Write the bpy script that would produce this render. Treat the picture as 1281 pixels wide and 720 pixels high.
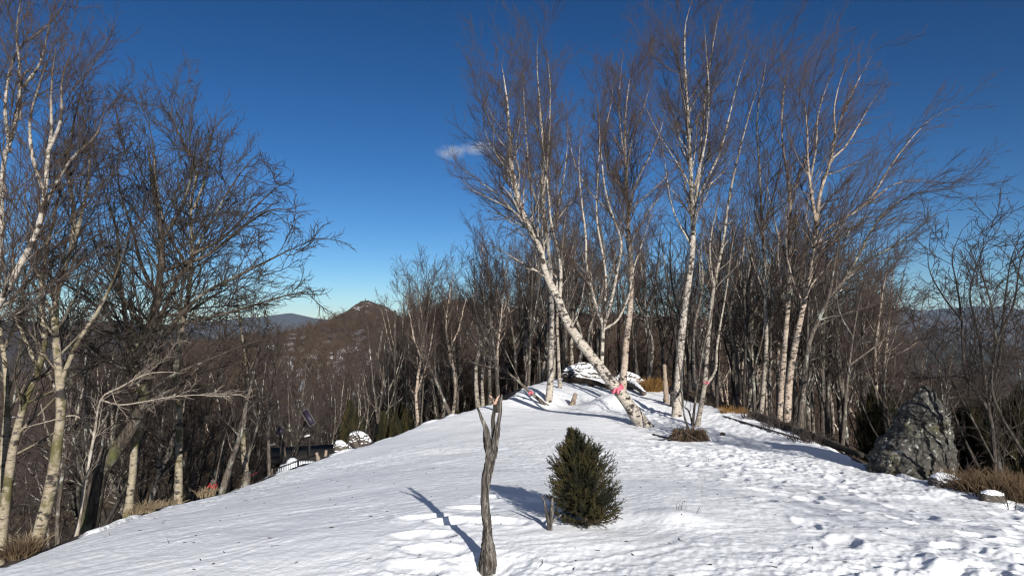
import bpy, math, random
import numpy as np
from mathutils import Vector

# ------------------------------------------------------------------ camera, sky, sun, exposure
S = bpy.context.scene
for o in list(bpy.data.objects): bpy.data.objects.remove(o, do_unlink=True)
C = S.collection
F = 850.0                      # focal length in pixels of the 1281 wide photograph
PITCH = math.radians(2.9)
EYE = 1.6
cam = bpy.data.cameras.new('camera'); cam.sensor_width = 36; cam.lens = 36 * F / 1281
cam.clip_start = 0.05; cam.clip_end = 60000
co = bpy.data.objects.new('camera', cam); C.objects.link(co)
co.location = (0, 0, EYE); co.rotation_euler = (math.pi / 2 + PITCH, 0, 0)
S.camera = co
SUN_EL, SUN_AZ = math.radians(21.3), math.radians(162.5)     # azimuth from +Y clockwise: behind the camera, to the right
w = bpy.data.worlds.new('World'); S.world = w; w.use_nodes = True
nt = w.node_tree; nt.nodes.clear()
sky = nt.nodes.new('ShaderNodeTexSky'); sky.sky_type = 'NISHITA'; sky.sun_disc = False
sky.sun_elevation = SUN_EL; sky.sun_rotation = SUN_AZ
sky.altitude = 1600; sky.air_density = 0.9; sky.dust_density = 0.0; sky.ozone_density = 3.5
hsv = nt.nodes.new('ShaderNodeHueSaturation'); hsv.inputs['Saturation'].default_value = 1.12
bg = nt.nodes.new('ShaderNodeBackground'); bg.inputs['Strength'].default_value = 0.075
wo = nt.nodes.new('ShaderNodeOutputWorld')
gam = nt.nodes.new('ShaderNodeGamma'); gam.inputs[1].default_value = 1.35
mul = nt.nodes.new('ShaderNodeMix'); mul.data_type = 'RGBA'; mul.blend_type = 'MULTIPLY'; mul.inputs[0].default_value = 1; mul.inputs[7].default_value = (.415, .425, .425, 1)
nt.links.new(sky.outputs[0], mul.inputs[6]); nt.links.new(mul.outputs[2], gam.inputs[0]); nt.links.new(gam.outputs[0], hsv.inputs['Color'])
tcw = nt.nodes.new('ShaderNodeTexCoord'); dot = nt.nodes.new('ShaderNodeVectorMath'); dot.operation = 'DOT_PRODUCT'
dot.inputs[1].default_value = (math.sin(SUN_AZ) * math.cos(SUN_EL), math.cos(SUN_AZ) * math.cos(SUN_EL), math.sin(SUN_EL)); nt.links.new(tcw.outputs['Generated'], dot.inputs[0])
fill_mask = nt.nodes.new('ShaderNodeMapRange'); fill_mask.interpolation_type = 'SMOOTHSTEP'; fill_mask.inputs[1].default_value = .30; fill_mask.inputs[2].default_value = 1.0; nt.links.new(dot.outputs['Value'], fill_mask.inputs[0])
sky_fill = nt.nodes.new('ShaderNodeMix'); sky_fill.data_type = 'RGBA'; sky_fill.blend_type = 'ADD'; sky_fill.inputs[7].default_value = (3.2, 3.1, 3.0, 1)     # glow added to the sky round the unseen sun, to fill the shadows
nt.links.new(fill_mask.outputs[0], sky_fill.inputs[0]); nt.links.new(hsv.outputs[0], sky_fill.inputs[6]); nt.links.new(sky_fill.outputs[2], bg.inputs[0]); nt.links.new(bg.outputs[0], wo.inputs[0])
sl = bpy.data.lights.new('sun', 'SUN'); sl.energy = 5.0; sl.angle = math.radians(0.5); sl.color = (1, .95, .88)
so = bpy.data.objects.new('sun', sl); C.objects.link(so)
sd = Vector((math.sin(SUN_AZ) * math.cos(SUN_EL), math.cos(SUN_AZ) * math.cos(SUN_EL), math.sin(SUN_EL)))
so.rotation_euler = sd.to_track_quat('Z', 'Y').to_euler(); so.location = sd * 60
vs = S.view_settings; vs.view_transform = 'Standard'; vs.look = 'None'; vs.gamma = 1; vs.use_curve_mapping = False
vs.exposure = 0.72
S.render.engine = 'CYCLES'
cy = S.cycles; cy.max_bounces = 5; cy.diffuse_bounces = 3; cy.glossy_bounces = 2; cy.transparent_max_bounces = 4; cy.volume_bounces = 0
cy.use_denoising = True; cy.denoiser = 'OPENIMAGEDENOISE'; cy.denoising_prefilter = 'ACCURATE'; cy.use_adaptive_sampling = False; cy.caustics_reflective = False; cy.caustics_refractive = False
cy.filter_width = 1.2; cy.sample_clamp_indirect = 3; cy.sample_clamp_direct = 10

# ------------------------------------------------------------------ helpers
rng = np.random.default_rng(7)
random.seed(5)
cp, sp = math.cos(PITCH), math.sin(PITCH)
def at(px, py, d):
    """a point seen at pixel (px, py) of the photograph, d metres ahead of the camera (along y)"""
    u = (px - 640.5) / F; v = -(py - 360.0) / F
    dy = cp - v * sp; dz = sp + v * cp
    k = d / dy
    return np.array([u * k, d, EYE + dz * k])

def tag(o, label=None, cat=None, group=None, kind=None):
    if label: o['label'] = label
    if cat: o['category'] = cat
    if group: o['group'] = group
    if kind: o['kind'] = kind
    return o
def empty(name, loc, label=None, cat=None, group=None):
    o = bpy.data.objects.new(name, None); C.objects.link(o); o.location = tuple(loc); o.empty_display_size = .2
    return tag(o, label, cat, group)

# value noise
_perm = np.random.default_rng(11).permutation(4096)
def vnoise(x, y, seed=0):
    x = np.asarray(x, float); y = np.asarray(y, float)
    xi = np.floor(x).astype(np.int64); yi = np.floor(y).astype(np.int64)
    fx = x - xi; fy = y - yi
    fx = fx * fx * fx * (fx * (fx * 6 - 15) + 10); fy = fy * fy * fy * (fy * (fy * 6 - 15) + 10)
    def h(a, b): return _perm[(_perm[(a + seed * 131) & 4095] + b) & 4095] / 4095.0
    a = h(xi, yi) * (1 - fx) + h(xi + 1, yi) * fx
    b = h(xi, yi + 1) * (1 - fx) + h(xi + 1, yi + 1) * fx
    return (a * (1 - fy) + b * fy) * 2 - 1
def fbm(x, y, o=4, seed=0, g=.5):
    s = 0; a = 1.0; t = 0
    for i in range(o):
        s = s + a * vnoise(x * 2 ** i + 17.3 * i, y * 2 ** i - 9.1 * i, seed + i); t += a; a *= g
    return s / t

def make_mesh(name, verts, quads=None, tris=None, attrs=None, smooth=True):
    me = bpy.data.meshes.new(name)
    verts = np.asarray(verts, np.float32)
    nq = 0 if quads is None else len(quads); ntr = 0 if tris is None else len(tris)
    me.vertices.add(len(verts)); me.vertices.foreach_set('co', verts.ravel())
    li = []
    if nq: li.append(np.asarray(quads, np.int32).ravel())
    if ntr: li.append(np.asarray(tris, np.int32).ravel())
    li = np.concatenate(li)
    me.loops.add(len(li)); me.loops.foreach_set('vertex_index', li)
    st = np.concatenate([np.arange(nq) * 4, nq * 4 + np.arange(ntr) * 3]).astype(np.int32)
    me.polygons.add(nq + ntr); me.polygons.foreach_set('loop_start', st)
    if smooth: me.polygons.foreach_set('use_smooth', np.ones(nq + ntr, bool))
    me.update(calc_edges=True)
    for k, v in (attrs or {}).items():
        a = me.attributes.new(k, 'FLOAT', 'POINT'); a.data.foreach_set('value', np.asarray(v, np.float32))
    return me
def obj(name, me, mat, parent=None, loc=None):
    o = bpy.data.objects.new(name, me); C.objects.link(o)
    if mat is not None and not me.materials: me.materials.append(mat)
    if parent is not None: o.parent = parent
    if loc is not None: o.location = tuple(loc)
    return o

class Geo:
    """collects geometry (numpy) for one mesh"""
    def __init__(s): s.v = []; s.q = []; s.t = []; s.r = []; s.n = 0
    def add(s, v, q=None, t=None, r=None):
        v = np.asarray(v, float).reshape(-1, 3)
        s.v.append(v)
        if q is not None and len(q): s.q.append(np.asarray(q) + s.n)
        if t is not None and len(t): s.t.append(np.asarray(t) + s.n)
        s.r.append(np.zeros(len(v)) if r is None else np.asarray(r, float).ravel()); s.n += len(v)
        return s
    def tubes(s, P, R, sides, cap=False, tip=None):
        """P (N,K,3) polylines, R (N,K) radii"""
        N, K, _ = P.shape
        if N == 0: return s
        T = np.gradient(P, axis=1); T /= np.linalg.norm(T, axis=2, keepdims=True) + 1e-9
        m = P[:, -1] - P[:, 0]
        ref = np.zeros((N, 3)); ref[np.arange(N), np.argmin(np.abs(m), axis=1)] = 1
        U = np.cross(T, ref[:, None, :]); U /= np.linalg.norm(U, axis=2, keepdims=True) + 1e-9
        V = np.cross(T, U)
        a = np.arange(sides) * 2 * np.pi / sides
        X = P[:, :, None] + R[:, :, None, None] * (np.cos(a)[None, None, :, None] * U[:, :, None] + np.sin(a)[None, None, :, None] * V[:, :, None])
        b = (np.arange(N) * K * sides)[:, None, None]
        i = np.arange(K - 1)[None, :, None] * sides; j = np.arange(sides)[None, None, :]; j2 = (j + 1) % sides
        q = np.stack([b + i + j, b + i + j2, b + i + sides + j2, b + i + sides + j], -1).reshape(-1, 4)
        s.add(X, q, r=np.repeat(R.reshape(-1), sides))
        if cap:
            base = s.n - N * K * sides
            for n in range(N):
                for k, rev in ((0, True), (K - 1, False)):
                    c = s.n; s.add(P[n, k][None], r=[R[n, k]])
                    ii = base - 0 + n * K * sides + k * sides + np.arange(sides); jj = np.roll(ii, -1)
                    t = np.stack([jj, ii, np.full(sides, c)], 1) if rev else np.stack([ii, jj, np.full(sides, c)], 1)
                    s.t.append(t)
        return s
    def box(s, c, d, rot=None):
        x = np.array([[a, b, e] for a in (-.5, .5) for b in (-.5, .5) for e in (-.5, .5)]) * np.array(d)
        if rot is not None: x = x @ np.array(rot).T
        s.add(x + np.array(c), [[0, 1, 3, 2], [4, 6, 7, 5], [0, 4, 5, 1], [2, 3, 7, 6], [0, 2, 6, 4], [1, 5, 7, 3]])
        return s
    def mesh(s, name, smooth=True, off=None):
        v = np.concatenate(s.v)
        if off is not None: v = v - np.asarray(off)
        return make_mesh(name, v, np.concatenate(s.q) if s.q else None, np.concatenate(s.t) if s.t else None, {'rad': np.concatenate(s.r)}, smooth)
    def build(s, name, mat, parent=None, loc=None, smooth=True, off=None):
        return obj(name, s.mesh(name, smooth, off), mat, parent, loc)

def rotz(a): return np.array([[math.cos(a), -math.sin(a), 0], [math.sin(a), math.cos(a), 0], [0, 0, 1]])
def rotx(a): return np.array([[1, 0, 0], [0, math.cos(a), -math.sin(a)], [0, math.sin(a), math.cos(a)]])
def roty(a): return np.array([[math.cos(a), 0, math.sin(a)], [0, 1, 0], [-math.sin(a), 0, math.cos(a)]])

def resample(pts, K):
    """Catmull-Rom through pts, K points evenly along"""
    p = np.asarray(pts, float)
    if len(p) < 3:
        t = np.linspace(0, 1, K)[:, None]; return p[0] * (1 - t) + p[-1] * t
    e = np.vstack([2 * p[0] - p[1], p, 2 * p[-1] - p[-2]])
    out = []
    for i in range(len(p) - 1):
        a, b, c, d = e[i], e[i + 1], e[i + 2], e[i + 3]
        t = np.linspace(0, 1, 9)[:-1, None]
        out.append(.5 * ((2 * b) + (-a + c) * t + (2 * a - 5 * b + 4 * c - d) * t ** 2 + (-a + 3 * b - 3 * c + d) * t ** 3))
    out = np.vstack(out + [p[-1:]])
    L = np.concatenate([[0], np.cumsum(np.linalg.norm(np.diff(out, axis=0), axis=1))])
    u = np.linspace(0, L[-1], K)
    return np.stack([np.interp(u, L, out[:, k]) for k in range(3)], 1)

# ------------------------------------------------------------------ materials
def mat(name, build):
    m = bpy.data.materials.new(name); m.use_nodes = True; t = m.node_tree; t.nodes.clear()
    out = t.nodes.new('ShaderNodeOutputMaterial'); b = t.nodes.new('ShaderNodeBsdfPrincipled')
    b.inputs['Specular IOR Level'].default_value = .25; b.inputs['Roughness'].default_value = .85
    t.links.new(b.outputs[0], out.inputs['Surface'])
    build(NB(t, b)); return m
class NB:
    def __init__(s, t, b): s.t = t; s.b = b; s.co = t.nodes.new('ShaderNodeTexCoord')
    def n(s, ty): return s.t.nodes.new('ShaderNode' + ty)
    def l(s, a, b): s.t.links.new(a, b)
    def map(s, scale=(1, 1, 1), src='Object', rot=(0, 0, 0)):
        m = s.n('Mapping'); m.inputs['Scale'].default_value = scale; m.inputs['Rotation'].default_value = rot; s.l(s.co.outputs[src], m.inputs[0]); return m.outputs[0]
    def noise(s, vec, scale, detail=4, rough=.55, dist=0):
        x = s.n('TexNoise'); s.l(vec, x.inputs['Vector']); x.inputs['Scale'].default_value = scale; x.inputs['Detail'].default_value = detail
        x.inputs['Roughness'].default_value = rough; x.inputs['Distortion'].default_value = dist; return x.outputs[0]
    def vor(s, vec, scale, feature='F1'):
        x = s.n('TexVoronoi'); x.feature = feature; s.l(vec, x.inputs['Vector']); x.inputs['Scale'].default_value = scale; return x.outputs[0]
    def ramp(s, f, stops, interp='LINEAR'):
        r = s.n('ValToRGB'); r.color_ramp.interpolation = interp; e = r.color_ramp.elements
        while len(e) < len(stops): e.new(.5)
        for k, (p, c) in enumerate(stops):
            e[k].position = p; e[k].color = (c, c, c, 1) if isinstance(c, (int, float)) else (*c, 1)
        s.l(f, r.inputs[0]); return r.outputs[0]
    def mix(s, f, a, b, mode='MIX'):
        m = s.n('Mix'); m.data_type = 'RGBA'; m.blend_type = mode
        for v, i in ((f, 0), (a, 6), (b, 7)):
            if isinstance(v, (int, float)): m.inputs[i].default_value = v if i == 0 else (v, v, v, 1)
            elif isinstance(v, tuple): m.inputs[i].default_value = (*v, 1)
            else: s.l(v, m.inputs[i])
        return m.outputs[2]
    def math(s, op, a, b=0):
        m = s.n('Math'); m.operation = op
        for v, i in ((a, 0), (b, 1)):
            if isinstance(v, (int, float)): m.inputs[i].default_value = v
            else: s.l(v, m.inputs[i])
        return m.outputs[0]
    def rng(s, v, a, b, c=0, d=1):
        m = s.n('MapRange'); m.interpolation_type = 'SMOOTHSTEP'; s.l(v, m.inputs[0])
        for i, q in enumerate((a, b, c, d)): m.inputs[i + 1].default_value = q
        return m.outputs[0]
    def attr(s, name): a = s.n('Attribute'); a.attribute_name = name; return a.outputs['Fac']
    def rand(s): return s.n('ObjectInfo').outputs['Random']
    def bump(s, h, strength=.5, dist=.01):
        b = s.n('Bump'); b.inputs['Strength'].default_value = strength; b.inputs['Distance'].default_value = dist
        s.l(h, b.inputs['Height']); s.l(b.outputs[0], s.b.inputs['Normal'])
    def col(s, c): 
        if isinstance(c, tuple): s.b.inputs['Base Color'].default_value = (*c, 1)
        else: s.l(c, s.b.inputs['Base Color'])
    def rough(s, v): s.b.inputs['Roughness'].default_value = v

def birch_bark(pale, warm, twig, dark=(.03, .025, .022), moss=None):
    def f(n):
        base = n.mix(n.noise(n.map((1, 1, .6)), 2.2), pale, warm)
        base = n.mix(n.rng(n.noise(n.map((3, 3, 9)), 3, 5), .45, .75), base, tuple(x * .55 for x in warm))
        lent = n.rng(n.noise(n.map((5, 5, 15)), 1.5, 4, .65), .56, .63)              # dark horizontal scars
        knots = n.rng(n.noise(n.map((2.2, 2.2, 3.6)), 2.0, 4, .6), .54, .61)             # black branch scars and patches
        c = n.mix(lent, base, tuple(x * 2.2 for x in dark)); c = n.mix(knots, c, dark)
        r = n.attr('rad')
        if moss:
            c = n.mix(n.rng(n.noise(n.map((2, 2, 1.2)), 1.9, 5), .50, .62), c, moss)
        c = n.mix(n.rng(r, .021, .006), c, twig)
        n.col(c); n.bump(n.noise(n.map((6, 6, 16)), 5, 5), .6, .012)
    return f
def rough_bark(a, b, twig, moss=(.075, .08, .025), lichen=(.30, .31, .27)):
    def f(n):
        c = n.mix(n.rng(n.noise(n.map((9, 9, 2)), 3.4, 6), .40, .62), a, b)
        c = n.mix(n.rng(n.noise(n.map((1.4, 1.4, 1)), 2.6, 6), .55, .66), c, lichen)
        c = n.mix(n.rng(n.noise(n.map((1, 1, .6), rot=(.3, .4, 0)), 1.5, 5), .55, .68), c, moss)
        c = n.mix(n.rng(n.attr('rad'), .018, .004), c, twig)
        n.col(c); n.bump(n.noise(n.map((12, 12, 2.4)), 4, 6), .9, .03)
    return f
M = {}
M['birch'] = mat('birch_bark', birch_bark((.41, .385, .345), (.29, .245, .195), (.060, .044, .036)))
M['birch_red'] = mat('reddish_birch_bark', birch_bark((.40, .36, .31), (.27, .19, .135), (.064, .045, .036)))
M['birch_grey'] = mat('grey_birch_bark', birch_bark((.36, .33, .28), (.17, .14, .11), (.044, .033, .030)))
M['birch_lichen'] = mat('lichen_birch_bark', birch_bark((.32, .29, .225), (.20, .16, .105), (.050, .040, .032), moss=(.085, .075, .032)))
M['oak'] = mat('oak_bark', rough_bark((.025, .020, .016), (.085, .068, .052), (.040, .031, .025), lichen=(.22, .22, .18)))
M['oak_moss'] = mat('mossy_oak_bark', rough_bark((.035, .028, .02), (.12, .10, .07), (.045, .035, .028), moss=(.09, .075, .02), lichen=(.16, .14, .08)))
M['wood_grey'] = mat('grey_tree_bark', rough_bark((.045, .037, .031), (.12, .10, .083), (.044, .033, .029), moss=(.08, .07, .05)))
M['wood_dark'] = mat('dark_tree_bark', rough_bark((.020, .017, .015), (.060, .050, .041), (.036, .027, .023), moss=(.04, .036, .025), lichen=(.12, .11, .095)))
M['dead_white'] = mat('dead_pale_wood', rough_bark((.17, .145, .115), (.34, .305, .26), (.26, .22, .18), moss=(.15, .12, .085), lichen=(.38, .355, .31)))

def m_snag(n):
    v = n.map((14, 14, 1.6)); f = n.noise(v, 3.0, 7, .62, 1.2)
    c = n.ramp(f, [(.38, (.014, .012, .010)), (.47, (.055, .048, .041)), (.57, (.15, .136, .118)), (.74, (.33, .308, .275))])
    c = n.mix(n.rng(n.noise(n.map((3, 3, 1)), 3.3, 4), .58, .72), c, (.07, .055, .04))
    k_ = n.rng(n.noise(n.map((6, 6, 5)), 2.6, 4), .60, .70); c = n.mix(k_, c, (.03, .024, .019)); n.col(c); n.bump(n.math('ADD', f, n.math('MULTIPLY', n.noise(n.map((30, 30, 8)), 4, 5), .4)), 1.0, .03)
M['snag'] = mat('weathered_wood', m_snag)
M['raw_wood'] = mat('raw_pinkish_wood', lambda n: (n.col(n.mix(n.noise(n.map((20, 20, 3)), 4), (.50, .30, .23), (.36, .24, .18)))))

def m_ground(n):
    o = n.map((1, 1, 1)); sn = n.attr('snow')
    patch = n.noise(o, .55, 7, .62)
    fine = n.noise(o, 5.0, 6, .65)
    edge = n.math('ADD', n.math('MULTIPLY', n.math('SUBTRACT', fine, .5), .55), n.math('MULTIPLY', n.math('SUBTRACT', patch, .5), .5))
    k = n.rng(n.math('ADD', sn, edge), .46, .54)
    grains = n.noise(o, 60, 4, .7)
    snow = n.mix(n.noise(o, 1.3, 5), (.83, .85, .87), (.75, .77, .80))
    snow = n.mix(n.rng(n.noise(o, 3.1, 6, .7), .60, .78), snow, (.64, .65, .65))
    dirt = n.rng(n.noise(o, 38, 3, .7), .735, .77); snow = n.mix(n.math('MULTIPLY', dirt, .6), snow, (.18, .14, .10))
    lit = n.mix(n.vor(o, 16), (.055, .040, .026), (.020, .015, .011))
    lit = n.mix(n.rng(n.noise(o, 2.5, 5), .5, .7), lit, (.085, .060, .034))
    n.col(n.mix(k, lit, snow))
    h = n.math('ADD', n.math('MULTIPLY', n.noise(n.map((1, 1.0, 1)), 17, 6, .62), 1.0), n.math('MULTIPLY', grains, .18))
    n.bump(n.math('MULTIPLY', h, n.rng(n.noise(o, .8, 4), .35, .65, .45, 1)), .62, .017); n.rough(.62)
M['ground'] = mat('snow_and_leaf_litter', m_ground)
def m_hill(n):
    o = n.map((1, 1, 1)); k = n.rng(n.math('ADD', n.noise(o, .16, 8, .78), n.math('MULTIPLY', n.attr('snow'), .30)), .62, .70)
    c = n.mix(n.noise(o, .2, 6, .7), (.038, .027, .020), (.085, .056, .038)); c = n.mix(n.rng(n.noise(o, 1.1, 4), .5, .65), c, (.04, .03, .024))
    n.col(n.mix(k, c, (.62, .63, .65)))
M['hill'] = mat('bare_wooded_slope', m_hill)
def m_mount(n):
    o = n.map((1, 1, 1)); c = n.mix(n.noise(o, .006, 9, .68), (.022, .021, .022), (.050, .042, .038))
    c = n.mix(n.rng(n.noise(o, .0016, 6), .5, .62), c, (.018, .024, .022)); n.col(c)
M['mount'] = mat('far_forested_mountain', m_mount)
def m_twigs(a, b):
    return lambda n: n.col(n.mix(n.noise(n.map((1, 1, 1)), .11, 4), a, b))
M['far_wood'] = mat('far_bare_branches', m_twigs((.040, .027, .020), (.085, .060, .044)))
def m_rock(n):
    o = n.map((1, 1, 1)); f = n.noise(o, 6.5, 9, .74); big = n.noise(o, 1.5, 6, .6)
    c = n.ramp(f, [(.34, (.012, .011, .010)), (.46, (.045, .042, .038)), (.58, (.095, .091, .082)), (.72, (.19, .185, .168))])
    c = n.mix(n.rng(big, .42, .60), n.mix(.5, c, (.05, .048, .042)), c)
    c = n.mix(n.rng(n.noise(o, 9, 7, .7), .56, .64), c, (.36, .365, .32)); c = n.mix(n.rng(n.noise(o, 3.3, 5), .58, .7), c, (.085, .08, .045))
    n.col(c); n.bump(n.math('ADD', f, n.math('MULTIPLY', n.noise(o, 16, 8, .65), .4)), .9, .05)
M['rock'] = mat('lichen_rock', m_rock)
def m_snowrock(n):
    o = n.map((1, 1, 1)); g = n.n('NewGeometry'); s = n.n('SeparateXYZ'); n.l(g.outputs['Normal'], s.inputs[0])
    k = n.rng(n.math('ADD', s.outputs[2], n.math('MULTIPLY', n.math('SUBTRACT', n.noise(o, 2.4, 6, .6), .5), 1.0)), .52, .68)
    c = n.mix(n.noise(o, 6, 7), (.02, .018, .016), (.14, .12, .10)); n.col(n.mix(k, c, (.80, .82, .85))); n.bump(n.noise(o, 8, 7), 1, .05)
M['snow_rock'] = mat('snow_topped_rock', m_snowrock)
M['snow'] = mat('plain_snow', lambda n: (n.col(n.mix(n.noise(n.map(), 4, 5), (.82, .84, .87), (.70, .72, .75))), n.bump(n.noise(n.map(), 12, 6), .8, .03), n.rough(.6)))
M['needles'] = mat('spruce_needles', lambda n: n.col(n.mix(n.rng(n.noise(n.map(), 7, 4), .42, .66), (.008, .011, .004), (.052, .042, .013))))
M['straw'] = mat('dry_straw', lambda n: n.col(n.mix(n.noise(n.map(), 30, 3), (.15, .108, .062), (.29, .23, .15))))
M['brown_straw'] = mat('brown_dead_grass', lambda n: n.col(n.mix(n.noise(n.map(), 20, 3), (.055, .036, .021), (.13, .088, .050))))
M['rust_straw'] = mat('rust_dead_grass', lambda n: n.col(n.mix(n.noise(n.map(), 20, 3), (.12, .062, .016), (.23, .125, .036))))
M['root'] = mat('earthy_root', lambda n: (n.col(n.mix(n.noise(n.map(), 14, 6), (.012, .009, .007), (.075, .050, .032))), n.bump(n.noise(n.map(), 22, 6), 1, .03)))
M['pink'] = mat('pink_tape', lambda n: (n.col(n.mix(n.noise(n.map(), 25, 3), (.58, .14, .19), (.40, .07, .11))), n.rough(.45)))
M['red'] = mat('red_tape', lambda n: (n.col(n.mix(n.noise(n.map(), 25, 3), (.36, .03, .035), (.22, .02, .025))), n.rough(.5)))
M['shade_timber'] = mat('shade_dark_timber', lambda n: n.col(n.mix(n.noise(n.map((8, 8, 1)), 3, 5), (.004, .004, .004), (.010, .009, .009))))  # timber taken down to near-black: the shade on the shed is in the colour
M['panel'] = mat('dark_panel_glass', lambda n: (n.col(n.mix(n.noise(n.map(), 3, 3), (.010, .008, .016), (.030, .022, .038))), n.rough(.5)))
M['metal'] = mat('pale_metal', lambda n: (n.col(n.mix(n.noise(n.map(), 9, 4), (.36, .35, .34), (.50, .49, .47))), n.rough(.55)))
M['dull_metal'] = mat('dull_metal', lambda n: (n.col(n.mix(n.noise(n.map(), 9, 4), (.055, .052, .05), (.10, .095, .09))), n.rough(.6)))
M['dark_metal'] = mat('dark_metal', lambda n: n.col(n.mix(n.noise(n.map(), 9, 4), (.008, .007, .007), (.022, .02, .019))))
M['post'] = mat('grey_post_wood', lambda n: (n.col(n.mix(n.noise(n.map((10, 10, 1.5)), 3, 6), (.10, .075, .055), (.34, .27, .21))), n.bump(n.noise(n.map((10, 10, 1.5)), 5, 6), .8, .02)))

# ------------------------------------------------------------------ terrain
# snow edge (pixel, pixel, distance) of the clearing, then the crest running on into the wood
LE = [(-160, 800, 4.2), (0, 708, 6.0), (70, 682, 7.2), (140, 655, 8.2), (200, 634, 9.6), (270, 618, 11), (335, 596, 13), (400, 572, 15.2), (480, 548, 18), (560, 520, 21.5), (605, 508, 24), (650, 490, 27)]
RE = [(1500, 700, 6.5), (1281, 626, 9.2), (1200, 608, 10.2), (1150, 599, 10.8), (1090, 588, 12.2), (1060, 572, 13.6), (1030, 558, 15.2), (990, 541, 17.5), (955, 525, 20), (925, 515, 22), (880, 507, 24.5), (830, 490, 28)]
le = np.array([at(*p) for p in LE]); re = np.array([at(*p) for p in RE])
ctrl = list(le) + list(re) + [np.array(p) for p in [(0, 0, 0), (0, -3, .05), (2.5, 0, .02), (-2.2, 0, -.05), (0, 3, .03), (-.2, 4.4, .0), (.62, 5.55, 0.0), (2.5, 5, .0), (-2, 5.2, -.12),
    (4.5, 4.5, -.12), (-6, -2, -.8), (6, -2, -.3), (0, -12, -.2), (-8, -12, -1.2), (8, -12, -.4)]]
ctrl += [at(805, 530, 20), at(690, 512, 25), at(730, 552, 14.5), at(860, 552, 17.5), at(740, 585, 10), at(900, 575, 12.5), at(1000, 605, 10), at(560, 570, 12.5), at(745, 482, 31), at(640, 535, 17.5), at(760, 515, 23)]
ctrl += [np.array(p, float) for p in [(4, 40, -2.0), (5, 60, -3.6), (7, 85, -6), (-1, 42, -2.4), (10, 42, -2.4)]]
ctrl = np.array(ctrl, float)
def _tps(a, b):
    r2 = ((a[:, None, :2] - b[None, :, :2]) ** 2).sum(-1); return .5 * r2 * np.log(r2 + 1e-9)
_n = len(ctrl); _K = _tps(ctrl, ctrl) + np.eye(_n) * .6
_P = np.hstack([np.ones((_n, 1)), ctrl[:, :2]])
_A = np.vstack([np.hstack([_K, _P]), np.hstack([_P.T, np.zeros((3, 3))])])
_w = np.linalg.solve(_A, np.concatenate([ctrl[:, 2], np.zeros(3)]))
def dome(x, y):
    p = np.stack([x, y], 1); out = np.empty(len(p))
    for i in range(0, len(p), 60000):
        q = p[i:i + 60000]; out[i:i + 60000] = _tps(q, ctrl) @ _w[:_n] + _w[_n] + q @ _w[_n + 1:]
    return out
poly = np.array([(-8, -12)] + [tuple(p[:2]) for p in le] + [(1.6, 34), (2.2, 45), (2.6, 62), (4.5, 85), (10, 85), (11.5, 62), (11, 45), (9, 34)] + [tuple(p[:2]) for p in re[::-1]] + [(9, -12)])
snowpoly = np.array([(-8, -12)] + [tuple(p[:2]) for p in le] + [tuple(at(668, 478, 31)[:2]), tuple(at(705, 463, 36)[:2]), tuple(at(775, 466, 35)[:2])] + [tuple(p[:2]) for p in re[::-1]] + [(9, -12)])
def polydist(x, y, pg):
    """signed distance (positive outside) and the nearest point"""
    best = np.full(len(x), 1e18); nx = np.zeros(len(x)); ny = np.zeros(len(x)); ins = np.zeros(len(x), bool)
    for i in range(len(pg)):
        ax, ay = pg[i]; bx, by = pg[(i + 1) % len(pg)]
        dx, dy = bx - ax, by - ay
        t = np.clip(((x - ax) * dx + (y - ay) * dy) / (dx * dx + dy * dy + 1e-12), 0, 1)
        qx, qy = ax + t * dx, ay + t * dy; d = (x - qx) ** 2 + (y - qy) ** 2
        m = d < best; best = np.where(m, d, best); nx = np.where(m, qx, nx); ny = np.where(m, qy, ny)
        c = ((ay > y) != (by > y)) & (x < (bx - ax) * (y - ay) / (by - ay + 1e-12) + ax); ins ^= c
    d = np.sqrt(best); return np.where(ins, -d, d), np.where(ins, x, nx), np.where(ins, y, ny)
def smax(a, b, k):
    h = np.clip(.5 + .5 * (a - b) / k, 0, 1); return b * (1 - h) + a * h + k * h * (1 - h)
def col_of(az): return 640.5 + F * np.tan(np.clip(az, -1.3, 1.3))
def prof(px, pts):
    a = np.array(pts, float); return np.interp(px, a[:, 0], a[:, 1])
H_TOP = [(-900, 420), (0, 470), (150, 445), (280, 424), (340, 417), (400, 405), (430, 390), (448, 378), (461, 369), (478, 379), (502, 396), (530, 388), (560, 373), (590, 378), (680, 388), (760, 392), (850, 396), (930, 402), (1000, 414), (1060, 440), (1150, 470), (1281, 480), (2000, 500)]
H_R = [(-900, 160), (0, 160), (280, 170), (400, 230), (462, 330), (502, 300), (560, 300), (700, 280), (930, 260), (1060, 220), (1281, 180), (2000, 180)]
H_FOOT = [(-900, 700), (0, 640), (200, 600), (330, 575), (420, 560), (520, 520), (640, 490), (760, 480), (880, 480), (960, 500), (1060, 560), (1281, 640), (2000, 700)]
H_FR = [(-900, 60), (0, 60), (330, 62), (420, 66), (520, 80), (640, 110), (760, 125), (880, 115), (960, 90), (1060, 70), (1281, 60), (2000, 60)]
F1 = [(-900, 395), (0, 398), (90, 402), (150, 400), (220, 408), (300, 430), (420, 500), (900, 520), (1000, 470), (1080, 446), (1130, 425), (1281, 432), (2000, 420)]
F2 = [(-900, 398), (0, 404), (100, 401), (200, 405), (280, 399), (330, 394), (365, 391), (400, 397), (440, 402), (520, 404), (800, 400), (980, 396), (1060, 389), (1110, 384), (1160, 387), (1220, 382), (1281, 386), (2000, 390)]
def zrow(row, r): return EYE + (403 - row) / F * r
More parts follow.
